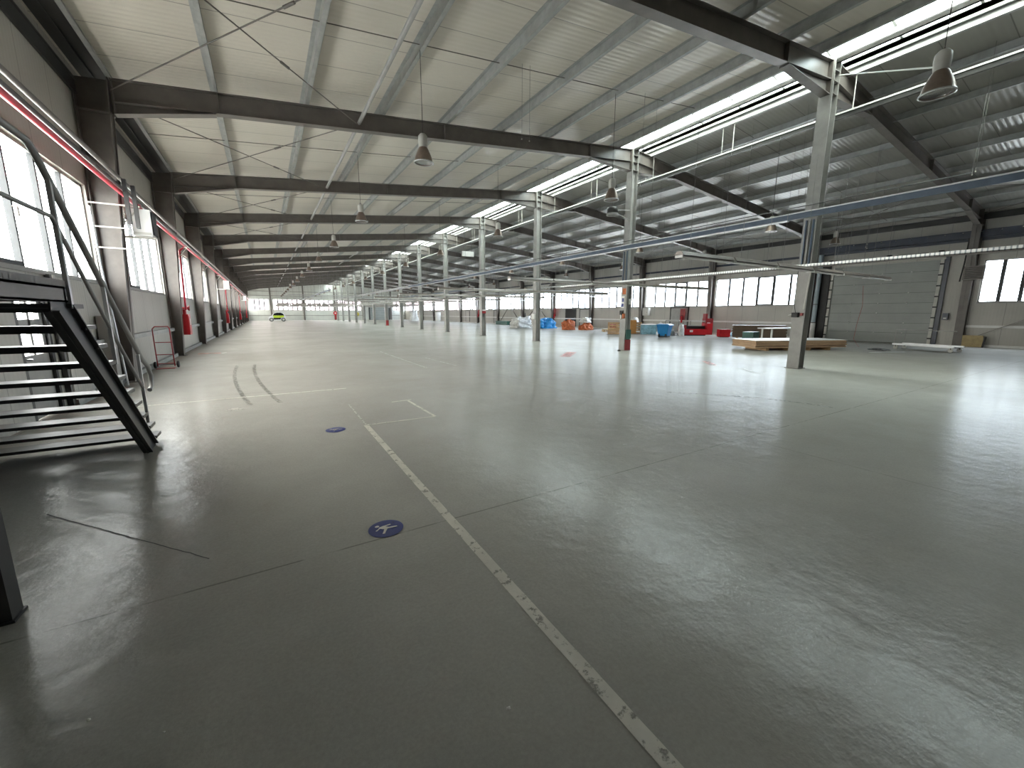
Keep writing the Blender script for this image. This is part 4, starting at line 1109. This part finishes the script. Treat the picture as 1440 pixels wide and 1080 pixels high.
for (u0,u1) in ((-.95,.45),): MB().tube([loc4(u0,-.3,.66),loc4(u0,-.3,.95),loc4(u1,-.3,.95),loc4(u1,-.3,.8)],.018,8).tube([loc4(-.5,-.3,.66),loc4(-.5,-.3,.95)],.018,8).build('guard_rail',M['steel'],r)
b4(-.6,.5,-.25,.25,.90,.93,'cream_shelf',M['offwhite'])
# trolley frame left of the machine with sacks
r=thing('tube_trolley','dark tube framed trolley standing between the bin and red machine','trolley',(22.9,17.6,0))
m=MB()
for p in ((22.6,17.8),(23.3,17.3)): m.cyl((p[0],p[1],0),(p[0],p[1],.95),.02,8)
m.cyl((22.6,17.8,.95),(23.3,17.3,.95),.02,8).cyl((22.6,17.8,.3),(23.3,17.3,.3),.02,8).build('frame',M['steel_dark'],r)
MB().obx((22.95,17.55,.12),(.9,.5,.04),-.6).build('deck',M['steel_dark'],r)
for p in ((22.65,17.7),(23.25,17.3)): MB().cyl((p[0],p[1]-.02,.06),(p[0],p[1]+.02,.06),.06,12).build('wheel',M['black'],r)
o=MB().blob((22.35,17.15,0),(.30,.26,.42),.14,16,8,3).build('rubbish_sack',M['greybag']); tag(o,'grey rubbish sack on the floor right of the blue bin','sack')
o=MB().blob((22.72,16.68,.0),(.17,.17,.72),.12,14,8,5,True,.5).build('rubbish_sack',M['whitetarp']); tag(o,'upright white sack beside the grey sack and red machine','sack')
# red tool box + pale blue sheet
o=None
r=thing('red_tool_chest','small red chest on the floor at the left end of the brown boards','chest',(23.8,14.5,0),-.7)
MB().obx((23.8,14.5,.24),(.6,.5,.42),-.7).build('chest_body',M['red'],r); MB().obx((23.8,14.5,.46),(.62,.52,.03),-.7).build('lid',M['maroon'],r); MB().obx((23.8,14.5,.02),(.5,.45,.04),-.7).build('base',M['black'],r)
o=MB().blob((25.45,14.9,0),(.6,.5,.22),.15,18,6,9).build('blue_sheeting',M['bluetarp2'] if 'bluetarp2' in M else M['paletarp']); tag(o,'low crumpled pale blue sheeting behind the small red chest','sheeting')
# pale blue folded tarp / tank
r=thing('sheeted_crate','crate wrapped in pale blue plastic left of the blue bin','crate',(22.6,19.2,0))
MB().obx((22.6,19.2,.32),(1.0,.7,.64),-.8).build('crate_body',M['paletarp'],r)
MB().beam((22.95,18.75,.66),(23.35,18.35,.03),.6,.03,(.3,.8,.6)).build('leaning_panel',M['whitetarp'],r)
MB().obx((22.6,19.2,.66),(1.0,.7,.04),-.8).build('crate_top',M['white'],r)
# orange ply boxes and pallets
r=thing('plywood_panels_on_edge','orange plywood panels standing on edge behind the second central column','panel stack',(21.2,20.1,0),-.8)
for q in range(4): MB().obx((21.45+q*.05,19.65+q*.06,.50),(.62,.025,.92),-.8).build('panel',M['orange'],r)
def pallet(x,y,rz,label,upright=False):
    r=thing('wooden_pallet',label,'pallet',(x,y,0),rz,'wooden pallets')
    Mz=Matrix.Translation((x,y,0))@Matrix.Rotation(rz,4,'Z')
    if upright: Mz=Mz@Matrix.Translation((0,0,.4))@Matrix.Rotation(PI/2-.1,4,'X')@Matrix.Translation((0,0,-.07))
    def bb(c,s,nm):
        a,b,d=[t/2 for t in s]
        vs=[Mz@Vector((c[0]+i,c[1]+j,c[2]+k)) for k in (-d,d) for j in (-b,b) for i in (-a,a)]
        MB().add(vs,[(0,2,3,1),(4,5,7,6),(0,1,5,4),(2,6,7,3),(0,4,6,2),(1,3,7,5)]).build(nm,M['wood'],r)
    for q in range(5): bb((0,-.34+q*.17,.135),(1.2,.1,.022),'deck_board')
    for q in (-.55,0,.55): bb((q,0,.075),(.1,.8,.09),'bearer')
    for q in (-.34,0,.34): bb((0,q,.015),(1.2,.1,.022),'bottom_board')
    return r
pallet(20.55,20.1,-.8,'wooden pallet standing on edge left of the orange panels',True)
pallet(20.9,20.5,-.8,'second wooden pallet standing on edge behind the first',True)
pallet(22.3,20.3,-.8,'wooden pallet standing on edge right of the orange panels',True)
pallet(23.0,23.2,-.6,'wooden pallet lying flat left of the standing pallets')
pallet(24.6,24.6,-.6,'wooden pallet lying flat farther back near the right wall')
o=MB().obx((23.0,23.2,.18),(1.15,.75,.05),-.6).build('cardboard_sheet',M['tan']); tag(o,'tan cardboard sheet lying on the flat pallet','cardboard')
o=MB().obx((24.9,24.9,.33),(.6,.5,.36),.2).build('red_carton',M['maroon']); tag(o,'dark red carton on the far flat pallet','carton')
o=MB().obx((22.2,19.8,.98),(.5,.4,.35),.2).build('white_carton',M['whitetarp']) if False else None
r=thing('white_sack','white sack slumped over the standing pallets','sack',(22.35,20.25,.80)); MB().blob((22.35,20.25,.80),(.32,.28,.34),.15,14,8,8).build('sack_cloth',M['whitetarp'],r)
# orange sacks heap
for i,(x,y,sx_,sy_,sz_,m,l,zz) in enumerate(((22.55,27.75,.5,.42,.78,'orangebag','orange sack at the left of the heap by the grey door',0),(23.6,26.75,.52,.45,.55,'orangebag','orange sack at the right of the heap by the grey door',0),(23.6,26.75,.42,.36,.38,'whitetarp','white sack lying on top of the right orange sack',.64))):
    o=MB().blob((x,y,zz),(sx_,sy_,sz_),.26,40,20,20+i,True,.6).build('filled_sack',M[m]); tag(o,l,'sack')
# white and blue sheeted heaps
o=MB().blob((21.75,34.3,0),(.95,.75,.95),.26,48,22,31,True,.5).build('sheeted_heap',M['whitetarp']); tag(o,'heap covered in white plastic sheeting left of the third central column','covered heap')
o=MB().blob((22.85,31.7,0),(.8,.75,.86),.24,48,22,35,True,.5).build('sheeted_heap',M['bluetarp']); tag(o,'heap covered in bright blue tarpaulin right of the third central column','covered heap')
o=MB().blob((24.0,37.0,.0),(.12,.12,1.45),.1,10,8,37).build('dark_stand',M['black']); tag(o,'slim dark stand behind the white sheeted heap','stand')
r=thing('green_crate','dark green low crate near the right wall braces','crate',(25.0,44.5,0))
MB().obx((25.2,43.6,.24),(.8,2.6,.44),.05).build('crate_body',M['greenbox'],r); MB().obx((24.9,44.9,.16),(.25,.25,.3),.05).build('white_end',M['white'],r)
o=MB().cyl((25.2,66,0),(25.2,66,1.55),.45,20).build('white_drum_wrap',M['white']) ; tag(o,'white wrapped roll standing far back by the right wall','roll')
o=MB().blob((23.5,74,0),(.75,.75,1.8),.3,20,12,41).build('white_bundle',M['whitetarp']); tag(o,'distant upright bundle in white film by the right wall','bundle')

# small two seat car at the far end
cx,cy=1.75,78.4
r=thing('small_car','tiny white and lime two seat car parked at the far end','car',(cx,cy,0))
prof=[(-1.25,.30),(-1.28,.62),(-1.12,.82),(-.80,.92),(-.45,1.36),(-.05,1.50),(.55,1.50),(.98,1.32),(1.18,.90),(1.25,.55),(1.22,.28),(.95,.22),(-.95,.22)]
MB().prism([(cx+a,b) for a,b in prof],'Y',cy-.68,cy+.68).build('body',M['carwhite'],r)
MB().prism([(cx+a,b) for a,b in ((-.62,.98),(-.40,1.32),(0,1.44),(.55,1.44),(.86,1.25),(1.0,.98))],'Y',cy-.70,cy+.70).build('side_window',M['darkglass'],r)
MB().prism([(cx+a,b) for a,b in ((-.62,.97),(.95,.97),(1.0,.72),(.55,.60),(-.50,.60))],'Y',cy-.705,cy+.705).build('lime_panel',M['lime'],r)
MB().prism([(cx+a,b) for a,b in ((-.60,.60),(.50,.60),(.42,.34),(-.5,.34))],'Y',cy-.71,cy+.71).build('dark_door_base',M['black'],r)
for dx in (-.86,.86):
    for s in (-1,1):
        MB().cyl((cx+dx,cy+s*.58,.30),(cx+dx,cy+s*.73,.30),.30,20).build('wheel',M['black'],r)
        MB().cyl((cx+dx,cy+s*.73,.30),(cx+dx,cy+s*.745,.30),.19,16).build('hub_cap',M['alu'],r)

# ------------------------------------------------------------------ light
w=bpy.data.worlds.new('overcast_sky'); S.world=w; w.use_nodes=True
bg=w.node_tree.nodes['Background']; _nt=w.node_tree
_g=N(_nt,'ShaderNodeTexCoord').outputs['Generated']; _s=N(_nt,'ShaderNodeSeparateXYZ'); _nt.links.new(_g,_s.inputs[0])
_nt.links.new(mixc(_nt,ramp(_nt,_s.outputs[0],-.6,.6),(1.04,.99,.90),(.88,.97,1.08)),bg.inputs[0]); bg.inputs[1].default_value=9.0
def portal(name,c,rot,sx_,sy_):
    l=bpy.data.lights.new(name,'AREA'); l.shape='RECTANGLE'; l.size=sx_; l.size_y=sy_
    o=bpy.data.objects.new(name,l); COL.objects.link(o); o.location=c; o.rotation_euler=rot
    l.cycles.is_portal=True
ym=(Y0+YF)/2; Ly=YF-Y0
# area lights shine along local -Z
portal('daylight_portal_left',(XL-.13,ym,(ZS+ZH)/2),(0,-PI/2,0),ZH-ZS,Ly)
portal('daylight_portal_right',(XR+.13,ym,(ZSR+ZHR)/2),(0,PI/2,0),ZHR-ZSR,Ly)
portal('daylight_portal_far',(RX,YF+.13,2.9),(-PI/2,0,0),XR-XL,2.0)
portal('daylight_portal_ridge',(RX,ym,7.95),(0,0,0),PR-PL,Ly)

S.view_settings.view_transform='Standard'; S.view_settings.look='None'; S.view_settings.gamma=1
S.view_settings.use_curve_mapping=False; S.view_settings.exposure=1.25
S.cycles.use_denoising=True
try: S.cycles.denoiser='OPENIMAGEDENOISE'
except Exception: pass
S.cycles.max_bounces=10; S.cycles.diffuse_bounces=6; S.cycles.glossy_bounces=4; S.cycles.transparent_max_bounces=16
S.cycles.sample_clamp_indirect=12; S.cycles.caustics_reflective=False; S.cycles.caustics_refractive=False
